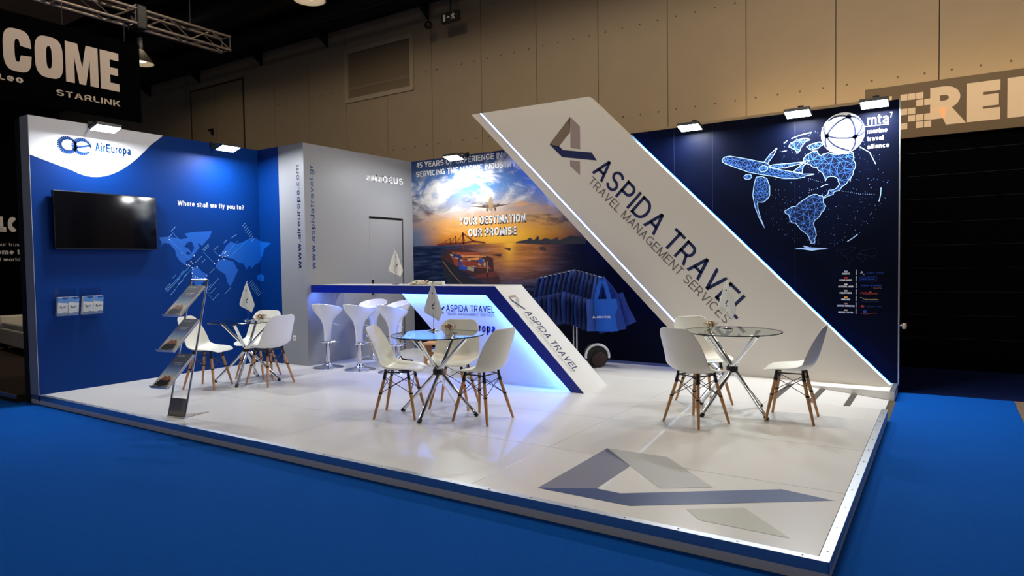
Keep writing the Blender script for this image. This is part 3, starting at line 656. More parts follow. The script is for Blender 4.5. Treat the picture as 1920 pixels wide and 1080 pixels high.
print_polys('star_specks', PL_BACK, st, M('star_speck', srgb(110, 165, 235), .45), wb, .0012, 'scattered tiny pale blue specks')['kind'] = 'stuff'
cx, cz, br = 7.462, 2.727, .218
print_polys('ball_emblem', PL_BACK, [arc(cx, cz, br, br+.008, 0, 351, 40)], print_white, wb, .0022, 'white ball emblem with dark connecting lines')
n1, n2, n3 = (7.523, 2.9), (7.302, 2.716), (7.584, 2.673)
BL = [[n1,(7.37,2.86),n2],[n1,(7.60,2.79),n3],[n1,(7.60,2.90),(7.655,2.82)],[n1,(7.40,2.95),(7.315,2.875)],[n2,(7.44,2.655),n3],[n3,(7.64,2.68),(7.676,2.72)],[n2,(7.34,2.59),(7.53,2.53)],[n3,(7.60,2.58),(7.545,2.53)],[n2,(7.26,2.76),(7.275,2.83)],[n2,(7.275,2.67),(7.30,2.59)],[(7.655,2.82),(7.66,2.74),n3]]
bl = []
for a, m_, b_ in BL:
    path = [((1-t)**2*a[0]+2*t*(1-t)*m_[0]+t*t*b_[0], (1-t)**2*a[1]+2*t*(1-t)*m_[1]+t*t*b_[1]) for t in [i/8 for i in range(9)]]
    bl += ribbon(path, .019)
bl += [arc(p[0], p[1], .026, .026, 0, 330, 11) for p in (n1, n2, n3)]
print_polys('ball_emblem_lines', PL_BACK, bl, M('ball_line', srgb(16, 30, 66), .45), wb, .003)
text('lettering', PL_BACK, 'mta', (7.702, 2.785), .20, .105, print_white, wb)
text('lettering', PL_BACK, '7', (7.915, 2.842), .022, .055, print_white, wb)
print_polys('name_rule', PL_BACK, ribbon([(7.66, 2.772), (7.905, 2.772)], .006), print_white, wb, .0022)
text('lettering', PL_BACK, 'marine', (7.702, 2.693), .19, .046, print_white, wb, bold=.006)
text('lettering', PL_BACK, 'travel', (7.702, 2.613), .152, .046, print_white, wb, bold=.006)
text('lettering', PL_BACK, 'alliance', (7.702, 2.53), .207, .046, print_white, wb, bold=.006)
# country list
ROWS = [('GREECE', (150,160,190)), ('HONG KONG', (190,50,20)), ('NETHERLANDS', (200,180,170)), ('PHILIPPINES', (190,170,160)), ('UKRAINE', (220,150,50)), ('UNITED KINGDOM', (150,120,120)), ('UNITED STATES', (190,160,140))]
lw = [.075, .125, .148, .12, .088, .175, .147]
for i, (s_, c) in enumerate(ROWS):
    zc = 1.195-i*.0715
    text('lettering', PL_BACK, s_, (7.497-lw[i]/2, zc-.022), lw[i], .018, print_white, wb, bold=.02)
    print_polys('country_flag', PL_BACK, [[(7.481, zc+.003), (7.515, zc+.003), (7.515, zc+.019), (7.481, zc+.019)]], M('flag_%d' % i, srgb(*c), .45), wb)
    print_polys('divider', PL_BACK, ribbon([(7.599, zc-.028), (7.599, zc+.03)], .005), print_white, wb)
dimb = M('dim_blue', srgb(16, 56, 150), .45); dimr = M('dim_red', srgb(130, 40, 24), .45); dimw = M('dim_white', srgb(150, 155, 170), .45)
print_polys('list_emblem', PL_BACK, [[(7.638,1.178),(7.652,1.21),(7.668,1.195),(7.66,1.185),(7.675,1.172),(7.69,1.18),(7.675,1.165),(7.65,1.19)]], dimw, wb)
text('lettering', PL_BACK, 'ASPIDA TRAVEL', (7.70, 1.182), .17, .014, dimb, wb)
print_polys('list_box', PL_BACK, ribbon([(7.638,1.10),(7.795,1.10),(7.795,1.145),(7.638,1.145),(7.638,1.10)], .003), dimb, wb)
text('lettering', PL_BACK, 'new bison', (7.65, 1.113), .13, .018, dimb, wb, bold=.01)
text('lettering', PL_BACK, 'ANNA MARINE', (7.642, 1.042), .205, .018, dimb, wb, bold=.01)
text('lettering', PL_BACK, 'SERVICES', (7.765, 1.018), .08, .01, M('dim_gold', srgb(150, 100, 40), .45), wb)
text('lettering', PL_BACK, 'Philippines', (7.642, .955), .165, .024, dimr, wb, bold=.02)
print_polys('list_emblem', PL_BACK, [arc(7.735, .975, .014, .016, 0, 320, 9)], dimr, wb)
print_polys('list_curve', PL_BACK, ribbon([(7.638,.918),(7.655,.918),(7.68,.90),(7.74,.90),(7.80,.902),(7.82,.894)], .004), M('dim_tan', srgb(170, 140, 100), .45), wb)
text('lettering', PL_BACK, 'Aquavita', (7.65, .87), .165, .02, M('dim_navy', srgb(18, 40, 90), .45), wb, slant=.2)
print_polys('list_emblem', PL_BACK, [[(7.638,.826),(7.66,.838),(7.685,.826),(7.672,.812),(7.65,.812)]], dimr, wb)
text('lettering', PL_BACK, 'Marine Travel', (7.705, .815), .145, .018, M('dim_navy', srgb(18, 40, 90), .45), wb)
print_polys('list_emblem', PL_BACK, [arc(7.685, .765, .018, .018, 0, 330, 11)], dimb, wb)
print_polys('list_curve', PL_BACK, ribbon([(7.645,.745),(7.70,.738),(7.76,.75),(7.80,.747)], .004), dimr, wb)
# faint far world map above the list
fm = [[(a*.16+7.20, b_*.16+1.08) for a, b_ in MAP[k]] for k in ('NA', 'SA', 'AF', 'EA')]
print_polys('faint_map_outline', PL_BACK, [q for p in [[((a-1.372)*.27+7.40, (b_-1.0)*.22+1.285) for a, b_ in MAP[k]] for k in ('NA', 'SA', 'AF', 'EA')] for q in ribbon(p+[p[0]], .002)], M('faint_line', srgb(24, 34, 60), .45), wb, .0014, 'faint world map outline')

# ---- slanted name panel
panel = MB()
A, B_, C_, D_ = (6.075, 0), (7.962, 0), (4.505, 3.513), (2.60, 3.535)
panel.prism([(A[0], YP, A[1]), (B_[0], YP, B_[1]), (C_[0], YP, C_[1]), (D_[0], YP, D_[1])], (0, .13, 0))
po = panel.build('slanted_name_panel', M('panel_off_white', srgb(214, 209, 200), .5, noise=(.8, .015)))
setp(po, 'large off-white slanted panel with emblem, company name and glowing edge strips', 'sign panel')
def along(p, q, t): return (p[0]+(q[0]-p[0])*t, p[1]+(q[1]-p[1])*t)
def strip(x_off0, x_off1, z0, z1):   # parallelogram strip parallel to the slant, offsets from the left edge
    e = lambda z: A[0]+(D_[0]-A[0])*z/D_[1]
    return [(e(z0)+x_off0, z0), (e(z0)+x_off1, z0), (e(z1)+x_off1, z1), (e(z1)+x_off0, z1)]
s_ = strip(.150, .178, .004, 3.531)
ld = MB().prism([(a, YP-.004, b_) for a, b_ in s_], (0, .0035, 0)).build('led_strip', led_white, po); setp(ld, 'glowing white LED strip')
s_ = strip(.146, .150, .004, 3.531); s2 = strip(.178, .182, .004, 3.531)
MB().prism([(a, YP-.0045, b_) for a, b_ in s_], (0, .004, 0)).prism([(a, YP-.0045, b_) for a, b_ in s2], (0, .004, 0)).build('led_channel', M('led_channel_blue', (.02, .08, .6), .4, emit=(.02, .12, 1.), es=1.2), po)
r_e = lambda z: B_[0]+(C_[0]-B_[0])*z/C_[1]
s_ = [(r_e(.0)-.035, .0), (r_e(.0)-.004, .0), (r_e(2.97)-.004, 2.97), (r_e(2.97)-.035, 2.97)]
setp(MB().prism([(a, YP+.131, b_) for a, b_ in s_], (0, .05, 0)).build('led_back_strip', led_blue, po), 'glowing blue LED strip behind the edge')
s_ = [(r_e(.02)+.0005, .02), (r_e(2.86)+.0005, 2.86), (r_e(2.86)+.004, 2.86), (r_e(.02)+.004, .02)]
setp(MB().prism([(a, YP+.012, b_) for a, b_ in s_], (0, .10, 0)).build('led_side_strip', led_side, po), 'glowing white light strip along the upper edge')
l_e = lambda z: A[0]+(D_[0]-A[0])*z/D_[1]
s_ = [(l_e(.05)+.03, .05), (l_e(.05)+.06, .05), (l_e(2.97)+.06, 2.97), (l_e(2.97)+.03, 2.97)]
setp(MB().prism([(a, YP+.131, b_) for a, b_ in s_], (0, .05, 0)).build('led_back_strip', led_blue, po), 'glowing blue LED strip behind the edge')
for b6 in ((3.9, YP+.13, 2.7, 4.1, Y3-.002, 2.76), (6.4, YP+.13, .1, 7.2, Y3-.002, .2)): MB().box(*b6).build('wall_spacer', white_paint, po)
LP = dict(limbL=[(4.226,3.288),(3.904,2.961),(4.055,2.919),(4.223,3.085)], fold=[(4.226,3.288),(4.199,3.257),(4.223,3.106)], limbR=[(4.228,3.288),(4.371,3.145),(4.371,2.845),(4.226,2.876)],
  bar=[(3.904,2.961),(4.055,2.919),(4.112,2.862),(4.54,2.784),(4.612,2.673),(4.099,2.769)], low=[(4.218,2.715),(4.365,2.688),(4.366,2.503),(4.217,2.642)])
for k, m in (('limbL', print_brown), ('limbR', print_taupe), ('fold', print_dark), ('bar', navy), ('low', print_taupe)):
    print_polys('emblem_piece', PL_PANEL, [LP[k]], m, po, .0015 if k != 'fold' else .002, 'printed folded ribbon emblem piece')
un = (6.378-4.56, .66-2.505)
text('lettering', PL_PANEL, 'ASPIDA TRAVEL', (4.535, 2.530), 2.63, .265, navy, po, bold=.004, u=un)
text('lettering', PL_PANEL, 'TRAVEL MANAGEMENT SERVICES', (4.475, 2.40), 2.53, .108, print_grey, po, u=un)

# ---------------------------------------------------------------- hall behind
hall_m = M('hall_wall_panel', srgb(176, 156, 128), .6, noise=(2.5, .05))
hw = MB().box(-18, 8.03, -.1, 18, 8.1, 8.6).build('wall_hall', M('hall_wall_backing', srgb(60, 50, 40), .8))
setp(hw, 'tall beige panelled wall of the exhibition hall', 'wall', kind='structure')
x = .45-1.312*14; k = 0
panel_me = None
bolt = MB().lathe([(.015, 0), (.015, .006), (.008, .01), (0, .011)], 8)
bolt_m = M('bolt_dark', srgb(112, 94, 74), .6)
bo0 = None
WX0, WX1, WZ0, WZ1 = -3.50, -1.36, 5.19, 6.43
while x < 16.0:
    mb = MB()
    z0, z1 = -.1, 8.6
    mb.box(x+.006, 8.0, z0, x+1.306, 8.03, z1)
    ov = x < WX1 and x+1.31 > WX0
    if ov:
        mb = MB().box(x+.006, 8.0, z0, x+1.306, 8.03, WZ0).box(x+.006, 8.0, WZ1, x+1.306, 8.03, z1)
        if x+.006 < WX0: mb.box(x+.006, 8.0, WZ0, WX0, 8.03, WZ1)
        if x+1.306 > WX1: mb.box(WX1, 8.0, WZ0, x+1.306, 8.03, WZ1)
    mb.build('wall_panel', hall_m, hw)
    for zz in (5.52, 3.95, 2.4):
        for q in (.15, .48, .81, 1.14):
            if zz == 2.4 or x > 10 or (zz == 5.52 and (ov and WX0 < x+q < WX1)) or x < -8: continue
            if bo0 is None:
                bo0 = bolt.build('bolt', bolt_m, hw, True, loc=(x+q, 8.0, zz)); bo0.rotation_euler = (math.pi/2, 0, 0)
            else:
                c = bo0.copy(); COL.objects.link(c); c.location = (x+q, 8.0, zz)
    x += 1.312
wn = MB().box(WX0, 7.97, WZ0, WX1, 8.04, WZ0+.1).box(WX0, 7.97, WZ1-.1, WX1, 8.04, WZ1).box(WX0, 7.97, WZ0+.1, WX0+.1, 8.04, WZ1-.1).box(WX1-.1, 7.97, WZ0+.1, WX1, 8.04, WZ1-.1).build('window_1', M('window_frame_beige', srgb(190, 172, 146), .5))
setp(wn, 'wide interior hall window in a beige frame high on the wall', 'window', kind='structure')
MB().box(WX0+.1, 8.015, WZ0+.1, WX1-.1, 8.022, WZ1-.1).build('pane', GLASS('window_pane', (.93, .93, .93)), wn)
MB().box(WX0+.1, 8.026, WZ0+.1, WX1-.1, 8.029, WZ1-.1).box(WX0+.1, 8.02, WZ0+.30, WX1-.1, 8.026, WZ0+.36).build('blind', M('window_blind', srgb(168, 146, 116), .7), wn)
for nm, x0, x1, side in (('door_2', -9.80, -8.66, 1), ('door_3', -8.64, -7.40, 0)):
    d = MB().box(x0, 7.985, 4.25, x1, 8.0, 6.41).build(nm, M('hall_door', srgb(168, 148, 116), .6))
    setp(d, 'beige upper-level hall door leaf with %s' % ('a black lever handle' if side else 'hinges at its right edge'), 'door', kind='structure')
    fr = MB()
    fr.box(x0-.03, 7.97, 6.41, x1+.03, 8.0, 6.45).box(x0-.03 if side else x1, 7.97, 4.25, x0 if side else x1+.03, 8.0, 6.41)
    fr.build('door_frame', M('door_frame_dark', srgb(70, 58, 44), .6), d)
    if side: MB().box(x1-.16, 7.93, 5.08, x1-.10, 7.985, 5.26).box(x1-.30, 7.93, 5.21, x1-.10, 7.95, 5.25).build('door_handle', black, d)
MB().box(-12.5, 7.4, 4.12, -6.8, 8.0, 4.25).build('gallery_slab', concrete)
setp(bpy.data.objects['gallery_slab'], 'narrow upper gallery slab under the hall doors', 'gallery', kind='structure')
o = MB().box(-18.1, -9, -.1, -18, 8.1, 8.6).build('wall_hall_left', M('hall_side_dark', srgb(40, 36, 34), .9)); setp(o, 'dark far left wall of the exhibition hall', 'wall', kind='structure')
cl = MB().box(-18, -9, 8.6, 18, 8.1, 8.7).build('ceiling', M('ceiling_dark', srgb(120, 100, 88), .9))
setp(cl, 'dark high ceiling of the exhibition hall', 'ceiling', kind='structure')
db = M('ceiling_steel_dark', srgb(22, 22, 28), .6); dboard = M('ceiling_board', srgb(186, 152, 124), .85)
be = MB().box(-18, 7.5, 6.95, 12, 8.0, 7.5).build('ceiling_beam', db)
setp(be, 'dark steel service beam running along the top of the hall wall', 'beam', kind='structure')
for xx in (-12.0, -9.4, -6.6, -4.1, -.95):
    MB().prism([(xx, 7.5, 6.95), (xx, 8.0, 6.95), (xx, 8.0, 6.62)], (.05, 0, 0)).build('bracket', db, be)
def beamobj(name, label, cat, mb, mat, smooth=False): return setp(mb.build(name, mat, None, smooth), label, cat)
beamobj('air_duct', 'thick round dark air duct under the hall ceiling', 'duct', MB().tube([(-17.9, 6.6, 7.55), (-3.2, 6.6, 7.55)], .42, 20), M('duct_dark', srgb(30, 30, 36), .5, .3), True)
beamobj('cable_tray', 'black cable tray hung beside the hall ceiling beam', 'cable tray', MB().box(-18, 7.05, 6.9, 1, 7.3, 6.96).box(-18, 7.05, 6.96, 1, 7.07, 7.05), db)
beamobj('service_pipe', 'thin dark service pipe along the hall ceiling', 'pipe', MB().tube([(-18, 7.0, 6.75), (0, 7.0, 6.75)], .04, 8), db, True)
for i, (x0, y0, x1, y1, z) in enumerate(((-13, 3.3, -5.2, 5.4, 7.9), (-4.6, 3.2, 1.8, 5.2, 8.0), (-13, .3, -6, 2.2, 8.0))):
    beamobj('acoustic_board', ('brown ceiling board seen behind the lighting truss', 'brown ceiling board above the hall window', 'brown ceiling board at the far left')[i], 'ceiling board', MB().box(x0, y0, z, x1, y1, z+.08), dboard)
for i, yy in enumerate((5.8, 2.8, -.2)):
    beamobj('ceiling_girder', ('dark ceiling girder nearest the hall wall', 'dark ceiling girder above the middle of the stand', 'dark ceiling girder nearest the front aisle')[i], 'girder', MB().box(-18, yy, 7.9, 12, yy+.12, 8.58).box(-18, yy-.1, 7.86, 12, yy+.22, 7.9), db)

# ---- high-bay lamps: the far pair is in view, the others are unseen added fill
def high_bay(x, y, z, label, power):
    e = empty('high_bay_lamp', (x, y, z), 0, label, 'ceiling lamp', 'hall high-bay lamps')
    MB().lathe([(.06, .34), (.10, .30), (.30, .02), (.31, 0), (.295, 0), (.09, .28), (.0, .29)], 24).build('reflector', M('lamp_reflector', srgb(196, 186, 168), .5), e, True)
    MB().lathe([(0, .62), (.07, .62), (.07, .34), (0, .34)][::-1], 16).build('driver_box', M('lamp_driver', srgb(80, 76, 72), .5), e, True)
    MB().tube([(0, 0, .62), (0, 0, 8.6-z)], .012, 8).build('rod', db, e, True)
    MB().lathe([(.0, .05), (.13, .05), (.13, .07), (0, .07)][::-1], 16).build('diffuser', EM('bay_diffuser', (1., .86, .66), 1.5), e)
    l = bpy.data.lights.new('bay_light', 'SPOT'); l.energy = power; l.color = WARM; l.spot_size = math.radians(176); l.spot_blend = .25; l.shadow_soft_size = .2
    lo = bpy.data.objects.new('bay_light', l); COL.objects.link(lo); lo.parent = e; lo.location = (0, 0, .03)
    l2 = bpy.data.lights.new('bay_ceiling_fill', 'POINT'); l2.energy = power*.04; l2.color = WARM; l2.shadow_soft_size = .1      # added light above the dish to brighten the ceiling
    lo2 = bpy.data.objects.new('bay_ceiling_fill', l2); COL.objects.link(lo2); lo2.parent = e; lo2.location = (.16, 0, .45)
    return e
BAYS = [(-1.75, 5.5, 6.42, 'high-bay lamp with pale dish above the hall window', .06), (-8.0, 5.6, 6.35, 'high-bay lamp partly behind the hanging black banner', .05),
        (2.2, 2.6, 6.9, 'unseen high-bay lamp added as fill above the counter', 1.0), (6.6, 2.6, 6.9, 'unseen high-bay lamp added as fill above the slanted panel', 1.3),
        (9.6, 3.4, 6.9, 'unseen high-bay lamp added as fill above the right aisle', 1.0), (5.4, -4.6, 6.9, 'unseen high-bay lamp added as frontal fill above the front aisle', 1.0), (-4.5, 1.2, 6.9, 'unseen high-bay lamp added as fill above the left neighbour', .7)]
for b_ in BAYS: high_bay(*b_[:4], BAY_W*b_[4])

# ---- exit sign, detector
e = empty('exit_sign', (.08, 7.5, 6.2), 0, 'hanging dark exit sign with running man pictogram', 'exit sign')
MB().box(-.22, -.04, 0, .22, .04, .21).build('sign_box', M('exit_box', srgb(52, 46, 38), .5), e); bevel(e.children[0], .015, 2)
PLX = Plane((0, -.041, 0), (1, 0, 0), (0, 0, 1))
print_polys('pictogram', PLX, [[(-.17,.04),(-.11,.04),(-.11,.17),(-.17,.17)], [(-.07,.095),(-.0,.095),(-.0,.12),(-.07,.12)], [(.04,.05),(.06,.05),(.08,.09),(.11,.045),(.13,.05),(.10,.11),(.13,.13),(.12,.145),(.07,.15),(.03,.12),(.04,.105),(.06,.12),(.07,.11)], arc(.085, .17, .014, .014, 0, 320, 9)], M('exit_light', srgb(190, 186, 170), .5, emit=srgb(190, 186, 170), es=.15), e)
MB().tube([(0, 0, .21), (0, 0, .78)], .015, 8).build('hanger_rod', db, e, True)
e = empty('smoke_detector', (-.51, 7.5, 6.27), 0, 'small dark ball-shaped detector hanging by the exit sign', 'detector')
MB().lathe([(0, -.09), (.05, -.075), (.08, -.03), (.085, .02), (.05, .07), (0, .08)], 16).build('detector_ball', M('detector_dark', srgb(54, 34, 30), .5), e, True)
MB().tube([(0, 0, .07), (0, 0, .7)], .012, 8).build('hanger_rod', db, e, True)

# ---- stand behind: fascia and black wall
fas = M('fascia_tan', srgb(140, 116, 84), .6)
o = MB().box(.0, 7.0, 2.9, 7.50, 7.04, 3.47).build('rear_stand_header', M('fascia_pale', srgb(168, 146, 116), .6)); setp(o, 'pale fascia of the stand behind the back wall with dark letters', 'fascia')
text('lettering', Plane((0, 7.0, 0), (1, 0, 0), (0, 0, 1)), 'WG', (.55, 3.02), 1.0, .38, M('fascia_letter_dark', srgb(92, 76, 58), .6), o, bold=.03)
o = MB().box(7.50, 6.95, 2.905, 11.5, 7.2, 3.60).build('fascia_sign', fas); setp(o, 'brown fascia sign with pale block letters and scattered squares', 'sign')
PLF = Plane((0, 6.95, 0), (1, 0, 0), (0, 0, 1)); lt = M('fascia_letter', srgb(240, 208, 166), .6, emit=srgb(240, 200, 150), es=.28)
rr = lambda r1, r2, a0, a1, n: [(8.39+r1*math.cos(math.radians(a0+(a1-a0)*i/n)), 3.365+r2*math.sin(math.radians(a0+(a1-a0)*i/n))) for i in range(n+1)]
ou, inn = rr(.17, .145, 90, -90, 12), rr(.05, .035, 90, -90, 12)
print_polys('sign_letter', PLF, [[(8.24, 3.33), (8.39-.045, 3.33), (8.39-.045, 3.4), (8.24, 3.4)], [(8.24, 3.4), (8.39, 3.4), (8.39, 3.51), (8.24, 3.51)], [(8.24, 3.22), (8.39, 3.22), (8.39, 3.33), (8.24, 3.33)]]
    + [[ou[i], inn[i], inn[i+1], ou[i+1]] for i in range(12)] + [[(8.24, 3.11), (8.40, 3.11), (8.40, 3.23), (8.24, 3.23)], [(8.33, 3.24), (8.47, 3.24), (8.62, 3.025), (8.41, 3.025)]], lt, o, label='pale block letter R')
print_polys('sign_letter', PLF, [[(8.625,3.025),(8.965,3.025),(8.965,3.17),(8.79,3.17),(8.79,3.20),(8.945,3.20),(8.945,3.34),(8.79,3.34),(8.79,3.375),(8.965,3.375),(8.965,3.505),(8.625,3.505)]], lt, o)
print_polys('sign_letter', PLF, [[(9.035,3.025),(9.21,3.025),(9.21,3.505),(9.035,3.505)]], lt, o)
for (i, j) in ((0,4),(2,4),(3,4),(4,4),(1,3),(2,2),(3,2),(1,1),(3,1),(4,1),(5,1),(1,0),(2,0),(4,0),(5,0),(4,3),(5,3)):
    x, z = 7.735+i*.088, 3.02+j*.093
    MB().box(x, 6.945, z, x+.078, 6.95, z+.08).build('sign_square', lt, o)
o = MB().box(7.9, 7.0, -.1, 11.5, 7.1, 2.905).build('wall_black', black_matt); setp(o, 'black slatted rear wall under the brown fascia sign', 'wall', kind='structure')
for k in range(9): MB().box(8.0, 6.994, .3+k*.3, 11.5, 7.0, .305+k*.3).build('slat_joint', M('slat_joint', srgb(16, 16, 26), .5), o)
MB().box(-1.0, 7.05, -.1, 7.9, 7.1, 2.9).build('wall_rear_stand', black_matt); setp(bpy.data.objects['wall_rear_stand'], 'black rear wall hidden behind the stand', 'wall', kind='structure')
la = area('cove_light', (8.4, 7.45, 3.5), (0, .55, 1), 13, (1., .72, .38), 5.8, .05)
ls = MB().box(5.6, 7.40, 3.40, 11.3, 7.50, 3.44).build('cove_light_strip', EM('cove_strip', (1., .72, .38), 3.)); setp(ls, 'warm cove light strip behind the brown fascia sign', 'light strip')

# ---- left neighbour: dark stand, sofa, banner on a truss
o = MB().box(-12, -.08, -.1, -.16, 8.0, -.02).build('floor_neighbour', carpet_dark); setp(o, 'dark brown carpeted platform of the neighbouring stand at left', 'platform', kind='structure')
MB().box(-12, -.085, -.06, -.16, -.08, -.018).build('edge_profile', alu, o)
o = MB().box(-6.1, 1.0, -.02, -6.0, 7.9, 3.3).build('wall_neighbour', black_matt); setp(o, 'black graphic wall of the neighbouring stand with white lettering', 'wall', kind='structure')
PLN = Plane((-6.0, 0, 0), (0, 1, 0), (0, 0, 1)); nl = M('neighbour_letter', srgb(200, 190, 180), .6, emit=srgb(200, 190, 180), es=.10)
text('lettering', PLN, 'LLC', (1.73, 2.075), .43, .28, nl, o, bold=.05)
text('lettering', PLN, 'Your trusted', (1.77, 1.815), .55, .062, nl, o)
text('lettering', PLN, 'home to', (1.74, 1.665), .52, .095, nl, o, bold=.02)
text('lettering', PLN, 'and worldwide', (1.70, 1.54), .72, .065, nl, o, bold=.01)
o = MB().box(-.085, -.02, -.1, -.008, .06, 3.0).build('wall_post', M('post_black', (.003, .003, .003), .6)); setp(o, 'black corner post between the two stands', 'post', kind='structure')
e = empty('lounge_sofa', (-4.55, 1.9, -.02), math.radians(-8), 'white upholstered lounge sofa on the dark neighbouring stand', 'sofa')
sf = M('cream_leather', srgb(214, 208, 194), .5)
for nm, b_ in (('seat_base', (-.9, -.42, .12, .9, .4, .40)), ('seat_cushion', (-.72, -.40, .40, .72, .22, .50)), ('backrest', (-.9, .22, .40, .9, .44, .80)), ('armrest', (-.9, -.42, .40, -.72, .22, .60)), ('armrest', (.72, -.42, .40, .9, .22, .60))):
    bevel(MB().box(*b_).build(nm, sf, e), .03, 3)
for sx in (-.8, .8):
    for sy in (-.34, .34): MB().box(sx-.03, sy-.03, 0, sx+.03, sy+.03, .12).build('leg', black, e)

e = empty('hanging_banner', (-.8, .9, 3.35), 0, 'black hanging banner with large white block letters below a truss', 'banner')
bc_ = MB().box(-.01, -2.6, 0, .01, .835, 1.05).build('banner_cloth', M('banner_black', (.0012, .0012, .0016), .9, spec=.02), e)
PLB = Plane((.0105, 0, 0), (0, 1, 0), (0, 0, 1)); bt = M('banner_letter', srgb(214, 196, 180), .6)
Yw = .567-1.30
def heavy(ch, x0, x1, z0, z1):
    w_, h_ = x1-x0, z1-z0; q = lambda l: [(x0+a*w_, z0+b*h_) for a, b in l]
    ro = lambda a0, a1, n: [(.5+.5*math.copysign(abs(math.cos(t))**.62, math.cos(t)), .5+.5*math.copysign(abs(math.sin(t))**.62, math.sin(t))) for t in [math.radians(a0+(a1-a0)*i/n) for i in range(n+1)]]
    ri = lambda a0, a1, n: [(.5+.10*math.copysign(abs(math.cos(t))**.8, math.cos(t)), .5+.27*math.copysign(abs(math.sin(t))**.6, math.sin(t))) for t in [math.radians(a0+(a1-a0)*i/n) for i in range(n+1)]]
    if ch == 'O' or ch == 'C':
        a0, a1 = (0, 360) if ch == 'O' else (14, 346); o_, i_ = ro(a0, a1, 36), ri(a0, a1, 36)
        if ch == 'C':
            i_[0] = (.62, .62); i_[-1] = (.62, .40); o_[0] = (1., .60); o_[-1] = (1., .42)
        return [q([o_[k], o_[k+1], i_[k+1], i_[k]]) for k in range(36)]
    if ch == 'M': return [q([(0,1),(.37,1),(.5,.42),(.63,1),(1,1),(1,0),(.74,0),(.74,.66),(.60,0),(.40,0),(.26,.66),(.26,0),(0,0)])]
    if ch == 'E': return [q([(0,0),(1,0),(1,.20),(.52,.20),(.52,.41),(.95,.41),(.95,.60),(.52,.60),(.52,.80),(1,.80),(1,1),(0,1)])]
    if ch == 'L': return [q([(0,0),(1,0),(1,.2),(.5,.2),(.5,1),(0,1)])]
for ch, y0, y1 in (('L', -1.12, -.80), ('C', -.742, -.452), ('O', -.418, -.112), ('M', -.084, .298), ('E', .324, .556)):
    print_polys('banner_letter', PLB, heavy(ch, y0, y1, .36, .862), bt, bc_, label='heavy pale block letter '+ch)
text('lettering', PLB, 'L', (-.79, .232), .055, .064, bt, bc_, bold=.014)
text('lettering', PLB, 'eo', (-.715, .232), .165, .085, bt, bc_, bold=.018)
text('lettering', PLB, 'STARLINK', (-.20, .165), .76, .075, bt, bc_, bold=.01)
for y in (-.1, .65): MB().tube([(0, y, 1.02), (0, y, 1.33)], .006, 6).build('hanging_strap', chrome, e)
def truss(name, x, y0, y1, z, s, label, mat):
    e = empty(name, (x, y0, z), 0, label, 'truss'); L_ = y1-y0
    for dx in (-s/2, s/2):
        for dz in (0, s): MB().tube([(dx, 0, dz), (dx, L_, dz)], .024, 10).build('chord', mat, e, True)
    n = int(L_/.32); d = L_/n; br_ = MB()
    for i in range(n):
        ya, yb = i*d, (i+1)*d; f = i % 2
        for dx in (-s/2, s/2): br_.tube([(dx, ya, s*f), (dx, yb, s*(1-f))], .009, 6, caps=False)
        for dz in (0, s): br_.tube([(-s/2+s*f, ya, dz), (s/2-s*f, yb, dz)], .009, 6, caps=False)
    for yy in (0.01, L_-.01):
        for dx in (-s/2, s/2): br_.tube([(dx, yy, 0), (dx, yy, s)], .009, 6)
        for dz in (0, s): br_.tube([(-s/2, yy, dz), (s/2, yy, dz)], .009, 6)
    br_.build('bracing', mat, e, True); return e
tm = M('truss_alu', (.22, .18, .15), .45, .9)
t1 = truss('lighting_truss', -.82, -2.6, 1.68, 4.66, .20, 'aluminium lighting truss carrying the black banner', tm)
t2 = truss('lighting_truss', -.82, 1.80, 3.08, 4.66, .20, 'aluminium lighting truss end section beyond the black joint', tm)
o = MB().box(-.95, 1.67, 4.60, -.69, 1.81, 4.92).build('truss_joint_cover', black); bevel(o, .02, 2); setp(o, 'black padded cover over the joint of the lighting truss', 'truss cover')
for y in (.2, 2.5): 
    o = MB().tube([(-.82, y, 4.88), (-.82, y, 8.6)], .008, 6).build('suspension_cable', db); setp(o, 'thin steel cable holding the lighting truss, %s' % ('nearer the front' if y < 1 else 'nearer the hall wall'), 'cable')

# ================================================================= FLOODLIGHTS
def flood(x, y, z, face, label, arm=.35):
    """face: direction from wall to room"""
    fx, fy = face; rz = math.atan2(fy, fx)-math.pi/2          # local +y points into the room
    e = empty('floodlight', (x, y, z), rz, label, 'floodlight', 'arm floodlights along the wall tops')
    tilt = Matrix.Rotation(math.radians(14), 4, 'X')
    hb = MB(); hb.box(-.135, -.09, 0, .135, .09, .035)
    h = hb.build('housing', M('flood_grey', srgb(70, 72, 76), .4, .6), e); bevel(h, .006, 2); h.rotation_euler.x = math.radians(14)
    lens = MB().box(-.125, -.08, -.004, .125, .08, 0).build('lens', flood_face, h); setp(lens, 'glowing white lens')
    MB().tube([(0, -arm+.02, .085), (0, -arm*.6, .10), (0, -.07, .045)], .011, 8).build('arm', M('flood_arm', srgb(60, 60, 64), .4, .7), e, True)
    MB().box(-.03, -arm-.0, .05, .03, -arm+.02, .125).build('clamp', black, e)
    l = bpy.data.lights.new('flood_light', 'AREA'); l.shape = 'RECTANGLE'; l.size = .24; l.size_y = .15; l.energy = FLOOD_W; l.color = (.93, .97, 1.)
    lo = bpy.data.objects.new('flood_light', l); COL.objects.link(lo); lo.parent = e; lo.location = (0, 0, -.012); lo.rotation_euler = (math.radians(6), 0, 0)
    return e
flood(.55, .62, 2.925, (1, 0), 'floodlight over the white corner graphic of the left wall')
flood(.55, 2.13, 2.91, (1, 0), 'floodlight over the plain blue part of the left wall')
flood(2.313, 4.64, 2.925, (0, -1), 'floodlight over the harbour sunset print')
